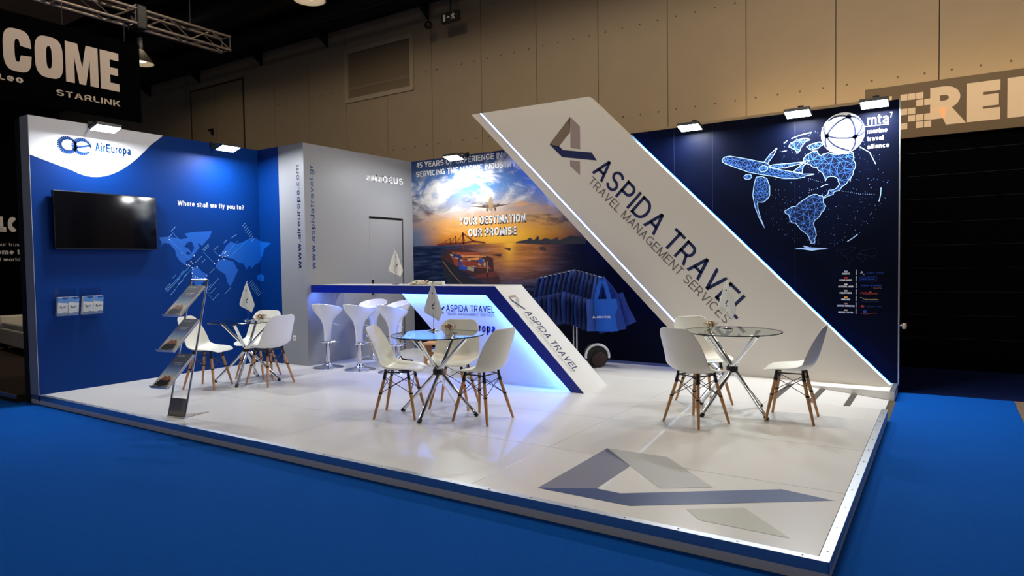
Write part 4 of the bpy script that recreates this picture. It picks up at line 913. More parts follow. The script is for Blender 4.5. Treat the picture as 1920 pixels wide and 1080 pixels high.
for x, lb in ((5.815, 'floodlight right of the slanted panel, first on the night print'), (7.035, 'floodlight over the printed airliner, beside the ball emblem'), (7.785, 'floodlight at the right end of the back wall')):
    flood(x, 4.80, 2.96, (0, -1), lb, .19)

# ================================================================= LEFT WALL THINGS
e = empty('wall_screen', (XL, .742, 1.586), 0, 'large black flat television screen on the blue left wall', 'television')
b_ = MB().box(.03, -.565, 0, .075, .565, .645).build('bezel', M('tv_bezel', (.004, .004, .005), .3), e); bevel(b_, .004, 2)
MB().box(.075, -.555, .012, .0762, .555, .635).build('screen', M('tv_glass', (.002, .002, .003), .06), e)
MB().box(0, -.2, .2, .03, .2, .45).build('wall_mount', black, e)
def leaflet_img(parent, plane, w_, h_):
    print_polys('cover_sky', plane, [[(0,h_*.72),(w_,h_*.66),(w_,h_),(0,h_)]], M('leaflet_sky', srgb(90, 150, 215), .5), parent, .0006)
    print_polys('cover_title', plane, [[(w_*.30,h_),(w_*.42,h_*.90),(w_*.62,h_*.86),(w_,h_*.93),(w_,h_)]], M('leaflet_blue', srgb(6, 74, 160), .5), parent, .0009)
    print_polys('cover_airliner', plane, [[(w_*.22,h_*.54),(w_*.30,h_*.52),(w_*.40,h_*.44),(w_*.78,h_*.50),(w_*.85,h_*.53),(w_*.72,h_*.45),(w_*.40,h_*.39),(w_*.26,h_*.41)]], M('leaflet_plane', srgb(60, 80, 120), .5), parent, .0009)
    print_polys('cover_haze', plane, [[(0,0),(w_,0),(w_,h_*.14),(w_*.7,h_*.18),(w_*.3,h_*.12),(0,h_*.16)]], M('leaflet_haze', srgb(110, 130, 165), .5), parent, .0006)
for i, y0 in enumerate((.175, .432)):
    e = empty('leaflet_holder', (XL, y0, .845), 0, ('clear acrylic leaflet holder on the blue wall, nearer the wall end', 'clear acrylic leaflet holder on the blue wall, nearer the rack')[i], 'leaflet holder')
    MB().box(0, 0, 0, .004, .225, .30).build('back_plate', acrylic, e)
    MB().prism([(.004, 0, 0), (.065, 0, 0), (.085, 0, .12), (.083, 0, .12), (.063, 0, .003), (.004, 0, .003)], (0, .225, 0)).build('pocket', acrylic, e)
    for j in range(2):
        lf = empty('leaflet_stack', (XL+.006, y0+.006+j*.109, .85), 0, 'stack of pale airline leaflets, %s pocket of the holder nearer the %s' % (('left', 'right')[j], ('wall end', 'rack')[i]), 'leaflets', 'airline leaflets on the left wall')
        lp_ = MB().prism([(0, 0, 0), (.05, 0, 0), (.088, 0, .205), (.045, 0, .205)], (0, .103, 0)).build('leaflet_pages', paper_white, lf)
        pl_ = Plane((.0502, 0, 0), (0, 1, 0), (.038, 0, .205)); leaflet_img(lp_, pl_, .103, .2085)

# ================================================================= BROCHURE RACK
e = empty('brochure_rack', (2.49, .135, .0), math.radians(10), 'grey metal zigzag brochure rack with three sloping trays at the platform front', 'brochure rack')
RH = 1.24; RL = .30
fr = MB()
for x in (0, .205): MB().tube([(x, 0, .0), (x, RL, RH)], .0095, 10).build('upright', steel, e, True)
MB().tube([(0, RL, RH), (.205, RL, RH)], .0095, 10).build('top_bar', steel, e, True)
MB().box(-.012, -.012, 0, .217, .012, .012).build('foot_bar', steel, e)
MB().prism([(0, 0, .001), (.205, 0, .001), (.205, .27, .001)], (0, 0, .004)).build('base_plate', M('rack_plate', srgb(150, 142, 134), .5, .2), e)
MB().prism([(0, 0.004, .012), (.205, .004, .012), (.205, .03, .17), (0, .03, .17)], (0, .002, 0)).build('kick_plate', M('rack_plate', srgb(150, 142, 134), .5, .2), e)
TRAY = [1.19, .88, .565]
for i, zt in enumerate(TRAY):
    yt = RL*zt/RH; dv = Vector((0, -.30, -.27)); nrm = Vector((0, -.27, .30)).normalized()
    a = Vector((.0, yt+.0, zt)); t_ = MB()
    p0, p1 = a+Vector((-.004, 0, 0)), a+Vector((.209, 0, 0))
    t_.prism([p0, p1, p1+dv, p0+dv], tuple(-nrm*.004)); lip = dv.normalized()*.004
    t_.prism([p0+dv, p1+dv, p1+dv+nrm*.03, p0+dv+nrm*.03], tuple(lip))
    t_.build('tray', steel, e)
    MB().tube([(-.0, yt+.01, zt-.02), (-.0, RL*(zt-.02)/RH, zt-.02)], .006, 6).tube([(-.004, yt, zt-.012), (.209, yt, zt-.012)], .006, 8).build('tray_bar', steel, e, True)
    rackm = Matrix.Translation((2.49, .135, 0)) @ Matrix.Rotation(math.radians(10), 4, 'Z')
    br_ = empty('brochure', tuple(rackm @ (a+dv+nrm*.001)), math.radians(10), ('ship brochure on the top tray of the rack', 'ship brochure on the middle tray of the rack', 'ship brochure on the bottom tray of the rack')[i], 'brochure', 'brochures on the rack')
    up = -dv.normalized(); hh = .385
    pg_ = MB().prism([(.006, 0, 0), (.199, 0, 0), tuple(Vector((.199, 0, 0))+up*hh), tuple(Vector((.006, 0, 0))+up*hh)], tuple(nrm*.012)).build('pages', paper_white, br_)
    bp = Plane(Vector((.006, 0, 0))+nrm*.012, (1, 0, 0), up)
    bw = .193
    if i == 0:
        cov = bpy.data.materials.new('brochure_cover'); cov.use_nodes = True; MATS['brochure_cover'] = cov
        N = cov.node_tree.nodes; L = cov.node_tree.links; tc = N.new('ShaderNodeTexCoord'); sp = N.new('ShaderNodeSeparateXYZ'); L.new(tc.outputs['Generated'], sp.inputs[0])
        rp_ = N.new('ShaderNodeValToRGB'); el = rp_.color_ramp.elements; stops = [(0, (30, 44, 80)), (.14, (150, 140, 128)), (.34, (206, 200, 188)), (.52, (120, 152, 190)), (.68, (30, 66, 130)), (.86, (6, 20, 60))]
        while len(el) < len(stops): el.new(.5)
        for q, (pp, c) in zip(el, stops): q.position = pp; q.color = (*srgb(*c), 1)
        nz = N.new('ShaderNodeTexNoise'); nz.inputs['Scale'].default_value = 9; ad = N.new('ShaderNodeMath'); ad.operation = 'MULTIPLY_ADD'; ad.inputs[1].default_value = .12
        L.new(nz.outputs['Fac'], ad.inputs[0]); L.new(sp.outputs[2], ad.inputs[2]); L.new(ad.outputs[0], rp_.inputs[0]); L.new(rp_.outputs[0], N['Principled BSDF'].inputs['Base Color']); N['Principled BSDF'].inputs['Roughness'].default_value = .6
    print_polys('cover', bp, [[(0,0),(bw,0),(bw,hh),(0,hh)]], MATS['brochure_cover'], pg_, .0006)
    print_polys('cover_ship', bp, [[(.02,.02),(.10,.012),(.17,.03),(.165,.085),(.14,.11),(.10,.12),(.05,.10),(.025,.06)]], M('cover_ship_hull', srgb(18, 16, 20), .4), pg_, .0009)
    print_polys('cover_cargo', bp, [[(.04,.085),(.07,.135),(.10,.115),(.12,.14),(.16,.10),(.14,.08)]], M('cover_cargo', srgb(150, 92, 60), .4), pg_, .0012)
    text('cover_lettering', bp, 'ASPIDA TRAVEL', (.03, hh-.03), .085, .010, print_white, pg_, d=.0012)
    text('cover_lettering', bp, 'YOUR DESTINATION', (.05, hh-.11), .10, .010, print_white, pg_, d=.0012)
    text('cover_lettering', bp, 'OUR PROMISE', (.06, hh-.128), .08, .010, print_white, pg_, d=.0012)

# ================================================================= CHAIRS
def make_chair():
    e = empty('shell_chair', (0, 0, 0))
    PR = [(.222,.408,.150,.0),(.208,.424,.195,.004),(.15,.432,.218,.014),(.06,.425,.228,.028),(-.03,.418,.232,.042),(-.105,.424,.232,.058),(-.158,.448,.230,.074),(-.190,.498,.226,.084),(-.212,.565,.220,.080),(-.230,.635,.212,.068),(-.247,.705,.200,.050),(-.262,.765,.180,.032),(-.268,.795,.150,.020),(-.270,.806,.105,.012)]
    S = [-1,-.92,-.78,-.55,-.28,0,.28,.55,.78,.92,1]
    vs = []; fs = []
    for i, (y, z, hw_, cu) in enumerate(PR):
        a = PR[max(i-1, 0)]; b_ = PR[min(i+1, len(PR)-1)]
        t = Vector((0, b_[0]-a[0], b_[1]-a[1])).normalized(); n = Vector((0, -t.z, t.y))
        if n.z < 0 and i < 5: n = -n
        n = Vector((0, t.z, -t.y)) if Vector((0, t.z, -t.y)).dot(Vector((0, .7, .7))) > 0 else Vector((0, -t.z, t.y))
        for s in S: vs.append(Vector((s*hw_, y, z))+n*cu*abs(s)**2.4)
    m = len(S)
    for i in range(len(PR)-1):
        for k in range(m-1): fs.append((i*m+k, i*m+k+1, (i+1)*m+k+1, (i+1)*m+k))
    o = MB().add(vs, fs).build('seat_shell', shell, e); o.data.shade_smooth()
    so_ = o.modifiers.new('thick', 'SOLIDIFY'); so_.thickness = .007; so_.offset = 0
    su = o.modifiers.new('sub', 'SUBSURF'); su.levels = 1; su.render_levels = 1
    tops = {}; feet = {}
    for sx in (-1, 1):
        for sy in (-1, 1):
            tp = Vector((sx*.105, .11 if sy > 0 else -.095, .385)); ft = Vector((sx*.19, .185 if sy > 0 else -.185, .0))
            tops[sx, sy] = tp; feet[sx, sy] = ft
            lg_ = MB().tube([ft, ft.lerp(tp, .5), tp], [.0105, .0145, .0125], 10).build('leg', wood, e, True)
            MB().tube([tp.lerp(ft, .12), tp+Vector((0, 0, .018))], [.0155, .013], 8).build('leg_bracket', black, lg_, True)
    mt = MB()
    for sy in (-1, 1): mt.tube([tops[-1, sy]+Vector((0, 0, .016)), tops[1, sy]+Vector((0, 0, .016))], .006, 6)
    for sx in (-1, 1): mt.tube([tops[sx, -1]+Vector((0, 0, .016)), tops[sx, 1]+Vector((0, 0, .016))], .006, 6)
    for k in tops: mt.tube([tops[k]+Vector((0, 0, .012)), tops[k]+Vector((0, 0, .045))], .011, 8)
    mt.build('seat_mount', black, e)
    keys = [((-1,-1),(1,-1)), ((1,-1),(1,1)), ((1,1),(-1,1)), ((-1,1),(-1,-1))]
    for a, b_ in keys:
        w_ = MB()
        for p, q in ((a, b_), (b_, a)): w_.tube([tops[p].lerp(feet[p], .06), tops[q].lerp(feet[q], .42)], .0032, 6)
        for q in (a, b_): c = tops[q].lerp(feet[q], .42); w_.tube([c+Vector((0, 0, -.006)), c+Vector((0, 0, .006))], .017, 8)
        w_.build('brace_wires', black, e)
    return e
chair = make_chair()
CH = [ # x, y, facing, label
 (4.31, 1.24, (.89, .45), 'white shell chair left of the centre table, seen from its side'),
 (4.50, 1.79, (.36, -.93), 'white shell chair behind the centre table facing the camera'),
 (5.07, 1.465, (-1, .02), 'white shell chair right of the centre table, backrest towards the counter leg'),
 (6.685, 2.26, (.40, .92), 'white shell chair at the right table seen from behind at left'),
 (6.505, 3.06, (.75, -.66), 'white shell chair behind the right table against the slanted panel'),
 (7.345, 2.775, (-1, -.06), 'white shell chair at the right end of the right table by the ramp'),
 (1.40, 1.215, (.89, .45), 'white shell chair beside the brochure rack at the left table'),
 (1.33, 1.93, (.34, -.94), 'white shell chair behind the left table under its flag'),
 (1.86, 1.70, (-1, -.06), 'white shell chair at the left table with its back to the bar stools')]
for i, (x, y, f, lb) in enumerate(CH):
    c = chair if i == 0 else copy_tree(chair)
    c.location = (x, y, .0005); c.rotation_euler.z = math.atan2(f[1], f[0])-math.pi/2
    setp(c, lb, 'chair', 'white shell chairs at the three tables')

# ================================================================= TABLES
def make_table():
    e = empty('glass_table', (0, 0, 0))
    gt_ = MB().lathe([(0, .712), (.417, .712), (.42, .715), (.42, .721), (.417, .724), (0, .724)], 64).build('glass_top', glass_top, e, True)
    MB().lathe([(.4195, .713), (.4215, .714), (.4215, .722), (.4195, .723), (.4195, .713)], 64, caps=False).build('glass_rim', M('glass_edge', srgb(20, 34, 38), .15), gt_, True)
    for k in range(4):
        a = math.radians(90*k); ca, sa = math.cos(a), math.sin(a); off = .017
        ft = Vector((.37*ca-off*sa, .37*sa+off*ca, .012)); tp = Vector((-.30*ca-off*sa, -.30*sa+off*ca, .700))
        lg_ = MB().tube([ft, tp], .0165, 14).build('tube_leg', chrome, e, True)
        d = (tp-ft).normalized()
        MB().tube([ft-d*.012, ft+d*.02], .0185, 12).build('foot_cap', black, lg_, True)
        MB().lathe([(0, .694), (.022, .696), (.022, .711), (0, .711)], 14, (tp.x, tp.y, 0)).build('glass_pad', black, lg_, True)
    MB().lathe([(0, .358), (.047, .358), (.05, .364), (.05, .402), (.047, .408), (0, .408)], 20).build('hub_clamp', black, e, True)
    return e
tab = make_table()
TB = [(4.59, 1.45, 10, 'round glass table with crossed chrome tubes in front of the counter'), (6.84, 2.80, 60, 'round glass table with crossed chrome tubes in front of the slanted panel'), (1.50, 1.655, 34, 'round glass table with crossed chrome tubes near the blue wall')]
for i, (x, y, a, lb) in enumerate(TB):
    c = tab if i == 0 else copy_tree(tab)
    c.location = (x, y, .0005); c.rotation_euler.z = math.radians(a); setp(c, lb, 'table', 'round glass tables')

# ================================================================= BAR STOOLS
def make_stool():
    e = empty('bar_stool', (0, 0, 0))
    MB().lathe([(.20, 0), (.202, .006), (.19, .013), (.13, .022), (.075, .036), (.045, .055), (.033, .08), (.0, .085)], 40).build('base', chrome, e, True)
    MB().lathe([(.03, .06), (.028, .2), (.027, .37)], 20).build('column', chrome, e, True)
    ring = [(.115*math.cos(t), .05+.115*math.sin(t), .345) for t in [2*math.pi*i/24 for i in range(25)]]
    fr = MB().tube(ring, .009, 8).tube([(0, 0, .345), (.1, .05, .345)], .008, 8).tube([(0, 0, .345), (-.1, .05, .345)], .008, 8)
    fr.lathe([(.034, .33), (.034, .36)], 16); fr.build('footrest', chrome, e, True)
    n = 40; vs = []; fs = []
    P = [(.046,.36,0),(.047,.44,0),(.052,.52,0),(.062,.58,0),(.085,.64,.0),(.125,.685,.15),(.165,.72,.40),(.192,.755,.75),(.203,.785,1.),(.198,.79,1.),(.180,.760,.8),(.145,.725,.4),(.09,.70,.1),(.03,.692,0),(.0,.692,0)]
    for r, z, k in P:
        for q in range(n):
            a = 2*math.pi*q/n; c, s = math.cos(a), math.sin(a)
            back = .5-.5*s                                     # back at -y
            z2 = z+k*(.075*back**1.3-.03*(1-back)**2); rr = r*(1+.03*k*abs(c))
            vs.append((rr*c, rr*s*(.95 if k else 1)-.0*k, z2))
    for i in range(len(P)-1):
        for q in range(n): fs.append((i*n+q, i*n+(q+1) % n, (i+1)*n+(q+1) % n, (i+1)*n+q))
    MB().add(vs, fs).build('seat_shell', stool_white, e, True, fix=True)
    MB().tube([(.05, .02, .60), (.125, .04, .575), (.15, .045, .57)], .006, 8).build('lever', stool_white, e, True)
    return e
st_ = make_stool()
SP = [(1.53, 2.86, 12, 'white bar stool nearest the grey column, front row'), (2.05, 2.93, -6, 'white bar stool in the middle of the front row at the counter'), (2.58, 3.0, -14, 'white bar stool of the front row beside the counter panel'),
      (1.50, 3.74, 196, 'white bar stool behind the counter showing the inside of its seat, left'), (2.0, 3.72, 158, 'white bar stool behind the counter showing the inside of its seat, right')]
for i, (x, y, a, lb) in enumerate(SP):
    c = st_ if i == 0 else copy_tree(st_)
    c.location = (x, y, .0005); c.rotation_euler.z = math.radians(a); setp(c, lb, 'bar stool', 'white bar stools around the counter')

# ================================================================= COUNTER
e = empty('bar_counter', (4.2, 2.9, 0), 0, 'white bar counter with blue edge, slanted leg and blue underlight', 'bar counter')
def C(mb, nm, mat, sm=False):
    mb.v = [(v[0]-4.2, v[1]-2.9, v[2]) for v in mb.v]; return mb.build(nm, mat, e, sm)
yf, yb = 2.9, 3.46
C(MB().prism([(X2+.004, yf+.012, 1.035), (4.14, yf+.012, 1.035), (4.218, yf+.012, 1.1), (X2+.004, yf+.012, 1.1)], (0, yb-yf-.012, 0)), 'top_slab', white_lam)
sl_ = C(MB().prism([(4.218, yf+.012, 1.1), (4.14, yf+.012, 1.035), (5.212, yf+.012, 0), (5.31, yf+.012, 0)], (0, yb-yf-.012, 0)), 'slanted_leg', white_lam)
C(MB().prism([(X2+.004, yf, 1.0), (4.10, yf, 1.0), (5.165, yf, 0), (5.31, yf, 0), (4.218, yf, 1.1), (X2+.004, yf, 1.1)], (0, .0115, 0)), 'front_edge', blue_edge)
fp_ = C(MB().prism([(2.70, 3.0, 1.034), (4.13, 3.0, 1.034), (5.2, 3.0, .001), (3.85, 3.0, .001)], (0, .03, 0)), 'front_panel', M('panel_white', srgb(222, 224, 230), .45))
C(MB().prism([(3.85, 2.985, .001), (5.10, 2.985, .001), (5.13, 2.985, .03), (3.82, 2.985, .03)], (0, .014, 0)), 'front_skirting', white_lam)
setp(C(MB().box(X2+.02, 2.916, 1.018, 4.10, 2.936, 1.034), 'led_strip', EM('led_counter', (.03, .25, 1.), 6.)), 'blue LED strip under the counter top')
sl = Vector((5.155-4.09, 0, -1.)).normalized()
setp(C(MB().prism([(4.13, 2.916, 1.02), (5.19, 2.916, .002), (5.172, 2.916, .002), (4.112, 2.916, 1.02)], (0, .02, 0)), 'led_strip', EM('led_counter', (.03, .25, 1.), 6.)), 'blue LED strip inside the slanted leg')
PLC = Plane((-4.2, 3.0-2.9, 0), (1, 0, 0), (0, 0, 1))
print_polys('emblem_piece', PLC, [[(3.315,.765),(3.345,.765),(3.43,.85),(3.40,.85)]], navy, fp_)
print_polys('emblem_piece', PLC, [[(3.36,.765),(3.42,.765),(3.39,.795)]], print_grey, fp_)
text('lettering', PLC, 'ASPIDA TRAVEL', (3.445, .795), .70, .078, navy, fp_, bold=.004)
text('lettering', PLC, 'TRAVEL MANAGEMENT SERVICES', (3.45, .752), .695, .030, print_grey, fp_)
text('lettering', PLC, 'AirEuropa', (3.62, .565), .53, .105, M('airline_blue', srgb(10, 60, 150), .5), fp_, bold=.025)
PLS = Plane((4.218-4.2, 0, 1.1), (1.092, 0, -1.1), (0, 1, 0))
PLS.o = Vector((.018, 0, 1.1))
yo = 2.9
for k, p, m in (('limb', [(.16,3.001),(.153,3.154),(.187,3.127),(.186,3.018)], print_taupe), ('limb2', [(.153,3.154),(.217,3.167),(.357,3.01),(.307,2.992),(.187,3.127)], print_lgrey), ('bar', [(.16,3.001),(.241,3.03),(.352,3.115),(.379,3.125),(.369,3.09),(.238,2.992)], navy)):
    print_polys('emblem_piece', PLS, [[(a, b_-yo) for a, b_ in p]], m, sl_, .0015 if k != 'bar' else .002)
text('lettering', PLS, 'ASPIDA TRAVEL', (.405, 3.062-yo), .875, .125, navy, sl_, bold=.002)
text('lettering', PLS, 'TRAVEL MANAGEMENT SERVICES', (.42, 3.0-yo), .86, .036, print_lgrey, sl_)
area('counter_glow', (2.65, 2.928, 1.014), (0, .22, -1), 19.0, (.09, .22, 1.), 2.85, .02)
lo = area('counter_leg_glow', (4.62, 2.928, .50), (-1., .25, -.93), 9.0, (.07, .22, 1.), .02, 1.35)
dv = Vector((1.065, 0, -1.)).normalized(); nn = Vector((-1., .3, -1.065)).normalized()
zax = -nn; yax = (dv-zax*dv.dot(zax)).normalized(); xax = yax.cross(zax)
lo.rotation_euler = Matrix((xax, yax, zax)).transposed().to_euler()

# ================================================================= TABLE FLAGS, BOWLS, SWEETS
def make_flag():
    e = empty('table_flag', (0, 0, 0))
    MB().lathe([(.048, 0), (.05, .004), (.045, .011), (.022, .016), (.012, .024), (0, .026)], 24).build('base', chrome, e, True)
    MB().tube([(0, 0, .02), (0, 0, .455)], .0032, 8).build('pole', chrome, e, True)
    MB().lathe([(0, .452), (.006, .458), (.005, .466), (0, .472)], 10).build('finial', chrome, e, True)
    # soft cloth hanging in a folded kite shape from the top of the pole
    rows = [(.445, -.004, .006), (.40, -.022, .020), (.35, -.040, .037), (.30, -.058, .055), (.25, -.076, .072), (.205, -.092, .088), (.175, -.083, .092), (.145, -.03, .082), (.115, .03, .066), (.10, .052, .058)]
    n = 12; vs = []; fs = []
    for i, (z, a, b_) in enumerate(rows):
        for k in range(n+1):
            t = k/n; x = a+(b_-a)*t; vs.append((x, -.008-.014*math.sin(t*math.pi*3.2+i*.25)*min(1, i/3.), z+.006*math.sin(t*7+i)))
    for i in range(len(rows)-1):
        for k in range(n): fs.append((i*(n+1)+k, i*(n+1)+k+1, (i+1)*(n+1)+k+1, (i+1)*(n+1)+k))
    o = MB().add(vs, fs).build('cloth', flag_cloth, e); o.data.shade_smooth(); s_ = o.modifiers.new('t', 'SOLIDIFY'); s_.thickness = .0012
    pe = Plane((0, -.026, 0), (1, 0, 0), (0, 0, 1))
    print_polys('cloth_emblem', pe, [[(-.004,.235),(.004,.225),(.03,.262),(.024,.27)], [(.0,.21),(.022,.21),(.011,.225)], [(.0,.35),(.014,.35),(.014,.362),(.0,.362)]], navy, o)
    return e
fl0 = make_flag(); cz = .7245
FL = [(6.775, 2.90, cz, -25, 'white pennant flag on the right glass table'), (4.375, 1.655, cz, 10, 'white pennant flag on the centre glass table'), (1.515, 1.672, cz, 20, 'white pennant flag on the left glass table'), (2.48, 3.18, 1.1005, 40, 'white pennant flag on the bar counter')]
for i, (x, y, z, a, lb) in enumerate(FL):
    c = fl0 if i == 0 else copy_tree(fl0)
    c.location = (x, y, z); c.rotation_euler.z = math.radians(a); setp(c, lb, 'table flag', 'white table flags')
def make_bowl():
    e = empty('glass_bowl', (0, 0, 0))
    MB().lathe([(.0, .0), (.032, .0), (.036, .004), (.05, .02), (.066, .045), (.073, .062)], 28, caps=False).build('bowl', GLASS('bowl_glass', (.86, .84, .80)), e, True)
    return e
bw0 = make_bowl()
cm = MB().lathe([(0, -.009), (.007, -.007), (.011, 0), (.007, .007), (0, .009)], 8)
cm.prism([(-.002, 0, .008), (.002, 0, .008), (.009, .0, .018), (-.009, 0, .018)], (0, .003, 0)).prism([(-.002, 0, -.008), (.002, 0, -.008), (.009, 0, -.018), (-.009, 0, -.018)], (0, .003, 0))
cnd = [M('candy_gold', srgb(190, 140, 80), .25, .3), M('candy_brown', srgb(104, 66, 40), .3), M('candy_cream', srgb(228, 214, 186), .3)]
cmesh = []
for i in range(3):
    q = cm.build('wrapped_sweet', cnd[i]); cmesh.append(q.data); bpy.data.objects.remove(q)
BW = [(6.625, 2.89, 'right'), (4.54, 1.68, 'centre'), (1.60, 1.79, 'left')]
for i, (x, y, nm) in enumerate(BW):
    c = bw0 if i == 0 else copy_tree(bw0)
    c.location = (x, y, cz); setp(c, 'small clear glass bowl of sweets on the %s table' % nm, 'bowl', 'glass bowls of sweets')
    k = 0
    for (r, n, z) in ((.014, 3, .020), (.032, 6, .036), (.044, 8, .056), (.018, 4, .062)):
        for j in range(n):
            a = 2*math.pi*j/n+i+z*40; o = bpy.data.objects.new('wrapped_sweet', cmesh[(k*7+i) % 3]); COL.objects.link(o); k += 1
            o.location = (x+r*math.cos(a), y+r*math.sin(a), cz+z); o.rotation_euler = (random.uniform(1, 2), random.uniform(-.5, .5), a)
            setp(o, 'wrapped sweet in the glass bowl on the %s table' % nm, 'sweet', 'sweets in the %s bowl' % nm)
wsw = cm.build('t', M('sweet_white', srgb(230, 226, 216), .4)); wme = wsw.data; bpy.data.objects.remove(wsw)
wtan = cm.build('t', M('sweet_tan', srgb(196, 176, 146), .4)); wme2 = wtan.data; bpy.data.objects.remove(wtan)
for i in range(64):
    u = random.uniform(-1, 1); v = random.uniform(-1, 1); lay = 0 if i < 34 else (1 if i < 54 else 2); sh = 1-.28*lay
    o = bpy.data.objects.new('paper_sweet', wme if i % 3 else wme2); COL.objects.link(o)
    o.location = (2.92+u*.19*sh+v*.02, 3.20+v*.075*sh+u*.03, 1.112+lay*.019); o.rotation_euler = (1.57+random.uniform(-.3, .3), 0, random.uniform(0, 6.28)); o.scale = (1.35,)*3
    setp(o, 'white wrapped sweet in the pile on the bar counter', 'sweet', 'sweets piled on the counter')
for i in range(5):
    o = MB().box(-.055, -.04, 0, .055, .04, .0085).build('paper_card', paper_white, loc=(3.17+random.uniform(-.004, .004), 3.22+random.uniform(-.004, .004), 1.1005+i*.0088), rz=math.radians(12+random.uniform(-5, 5)))
    setp(o, 'white paper card in the small stack beside the sweets', 'card', 'cards stacked on the counter')

# ================================================================= TOTE BAG RACK
bag_blue = M('tote_royal_blue', (.0, .030, .22), .75, noise=(9, .25), bump=(25, .5)); bag_dark = M('tote_navy_blue', (.0, .013, .11), .75, noise=(9, .3), bump=(25, .5))
RX, RY = 4.40, 4.45
e = empty('garment_rack', (RX, RY, 0), 0, 'black two-armed garment rack hung with blue tote bags', 'rack')
for dx in (-.018, .03): MB().tube([(dx, 0, .02), (dx, 0, 1.25)], .011, 10).build('post', steel, e, True)
MB().box(-.028, -.014, 1.10, .042, .014, 1.16).build('post_clamp', black, e)
AL, AR = Vector((-.50, -.10, 1.15)), Vector((.44, -.05, 1.15)); AT = Vector((.005, 0, 1.255))
MB().tube([AL, AT], .009, 8).build('arm', steel, e, True); MB().tube([AT, AR], .009, 8).build('arm', steel, e, True)
MB().box(-.3, -.02, 0, .3, .02, .02).box(-.02, -.24, 0, .03, .24, .02).build('base', black, e)
def bag_mesh(wv, hv, seed):
    r = random.Random(seed); nx, nz = 8, 8; mb = MB(); ph = [r.uniform(0, 6) for _ in range(4)]
    def side(sg):
        vs = []
        for j in range(nz+1):
            for i in range(nx+1):
                u = i/nx*2-1; t = j/nz
                th = .020*(1-.5*t)*(1-u*u)+.004+.006*math.sin(5*u+ph[0]+3*t)*(1-u*u)
                vs.append((u*wv/2*(1+.05*(1-t))+.006*math.sin(6*t+ph[1]), sg*th+.012*math.sin(2.5*t+ph[2])*(1-t)+.008*math.sin(4*u+ph[3])*(1-t), -hv*(1-t)))
        fs = []
        for j in range(nz):
            for i in range(nx):
                a = j*(nx+1)+i; q = (a, a+1, a+nx+2, a+nx+1); fs.append(q if sg < 0 else q[::-1])
        return vs, fs
    for sg in (-1, 1): mb.add(*side(sg))
    return mb
def tote(loc, rz, mat, seed, hv, drop, label, logo=False, tilt=0.):
    e = empty('tote_bag', loc, rz, label, 'tote bag', 'blue tote bags on the rack'); e.rotation_euler.x = tilt
    mb = bag_mesh(.36, hv, seed); mb.v = [(x, y, z-drop) for x, y, z in mb.v]
    o = mb.build('bag_body', mat, e); o.data.shade_smooth()
    for sg in (-1, 1):
        pth = [Vector((-.09, sg*.008, -drop-.02)), Vector((-.05, sg*.006, -drop*.45)), Vector((0, 0, .012)), Vector((.05, sg*.006, -drop*.45)), Vector((.09, sg*.008, -drop-.02))]
        hb = MB()
        for a, b_ in zip(pth[:-1], pth[1:]): hb.prism([a+Vector((-.026, 0, 0)), a+Vector((.026, 0, 0)), b_+Vector((.026, 0, 0)), b_+Vector((-.026, 0, 0))], (0, .0025*sg, 0))
        hb.build('handle', mat, e)
    if logo:
        pb = Plane((0, -.040, -drop), (1, 0, 0), (0, 0, 1))
        print_polys('bag_emblem', pb, [[(-.13,-.235),(-.115,-.20),(-.10,-.22),(-.08,-.235),(-.10,-.228)]], print_white, o)
        text('bag_lettering', pb, 'ASPIDA TRAVEL', (-.075, -.232), .18, .024, print_white, o, bold=.015)
    return e
nb = 8
ORD = ('first', 'second', 'third', 'fourth', 'fifth', 'sixth', 'seventh', 'eighth')
for i in range(nb):
    t = (i+.6)/nb; p = Vector((RX, RY, 0))+AL.lerp(AT, t)
    tote(tuple(p), math.radians(64+random.uniform(-4, 4)), bag_blue if i % 3 == 1 else bag_dark, i, .40, .27, '%s dark blue tote bag from the left end of the bag rack' % ORD[i])
for i in range(6):
    t = (i+.7)/7.2; p = Vector((RX, RY, 0))+AT.lerp(AR, t)
    tote(tuple(p), math.radians(66+random.uniform(-4, 4)), bag_blue if i % 3 == 2 else bag_dark, 20+i, .40, .28, '%s dark blue tote bag to the right of the rack post' % ORD[i])
pe = Vector((RX, RY, 0))+AR
tote(tuple(pe+Vector((-.03, .03, 0))), math.radians(-2), M('tote_mid_blue', (.0, .03, .30), .75, noise=(9, .2)), 41, .40, .27, 'deep blue tote bag swung out to the right behind the lettered one').rotation_euler.y = -.42
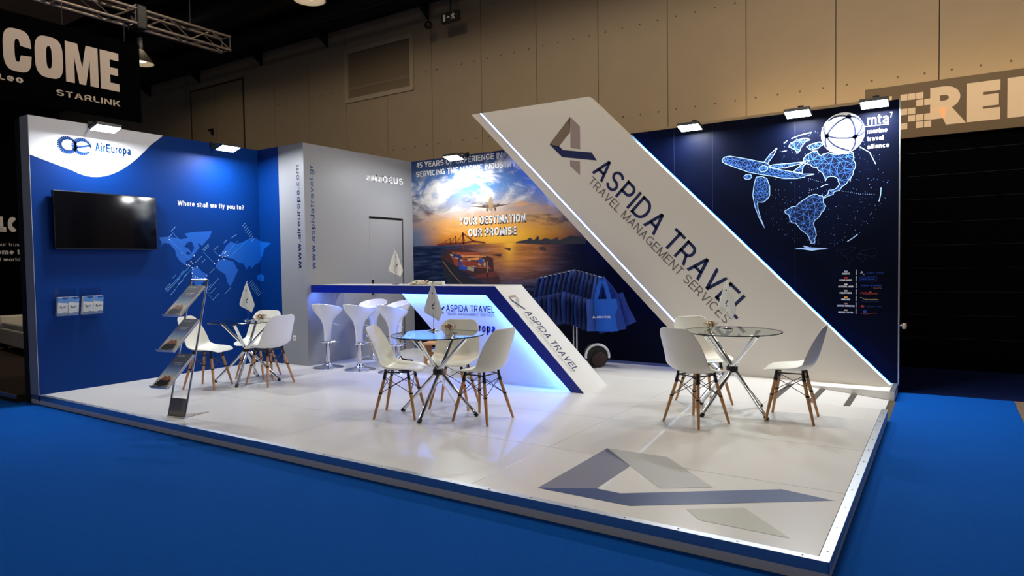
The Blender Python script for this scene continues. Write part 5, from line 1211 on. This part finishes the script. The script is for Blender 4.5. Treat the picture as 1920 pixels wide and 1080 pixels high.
tote(tuple(pe+Vector((-.02, 0, 0))), math.radians(-2), M('tote_mid_blue', (.0, .03, .30), .75, noise=(9, .2)), 42, .40, .275, 'deep blue tote bag directly behind the lettered one').rotation_euler.y = -.2
tote(tuple(pe+Vector((-.0, -.045, 0))), math.radians(8), M('tote_bright_blue', (.0, .10, .62), .7, noise=(9, .12)), 43, .40, .26, 'bright blue tote bag facing front with white lettering', True).rotation_euler.y = -.03
# backpack on the floor beside the rack
e = empty('rolled_bag', (4.62, 4.62, 0), math.radians(35), 'dark rolled bag with white rim on the floor by the tote rack', 'bag')
MB().tube([(0, .17, .145), (0, -.10, .145)], [.135, .145], 24).build('bag_body', M('bag_black', (.006, .006, .008), .7), e, True)
ring = [(.15*math.cos(t), -.10, .145+.15*math.sin(t)) for t in [math.radians(-10+10*i) for i in range(21)]]
MB().tube(ring, .016, 8).build('white_rim', paper_white, e, True)
MB().lathe([(.0, 0), (.098, 0), (.10, .01), (.09, .03), (0, .035)][::1], 24).build('bag_pocket', M('bag_brown', srgb(52, 36, 30), .8), e, True)
q = bpy.data.objects['bag_pocket']; q.rotation_euler = (math.pi/2, 0, 0); q.location = (.02, -.10, .101)
# small wooden stool behind the counter
e = empty('wooden_step', (2.62, 3.80, 0), math.radians(20), 'small wooden step stool behind the counter', 'step stool')
bevel(MB().box(-.16, -.13, .27, .16, .13, .30).build('top_board', wood, e), .004, 2)
for sx in (-.13, .13): bevel(MB().box(sx-.015, -.12, 0, sx+.015, .12, .27).build('side_board', wood, e), .003, 1)
MB().box(-.115, -.01, .10, .115, .01, .16).build('stretcher', wood, e)
# small camera-like fitting on the end of the back wall
e = empty('wall_spot_fitting', (W+.012, Y3+.03, .62), 0, 'small pale fitting sticking out at the right end of the back wall', 'fitting')
MB().tube([(0, 0, 0), (.035, 0, .01)], .012, 8).build('arm', steel, e, True)
MB().lathe([(0, -.035), (.02, -.03), (.026, 0), (.02, .025), (0, .03)], 12, (.045, 0, -.0)).build('head', M('fitting_beige', srgb(190, 170, 146), .5), e, True)
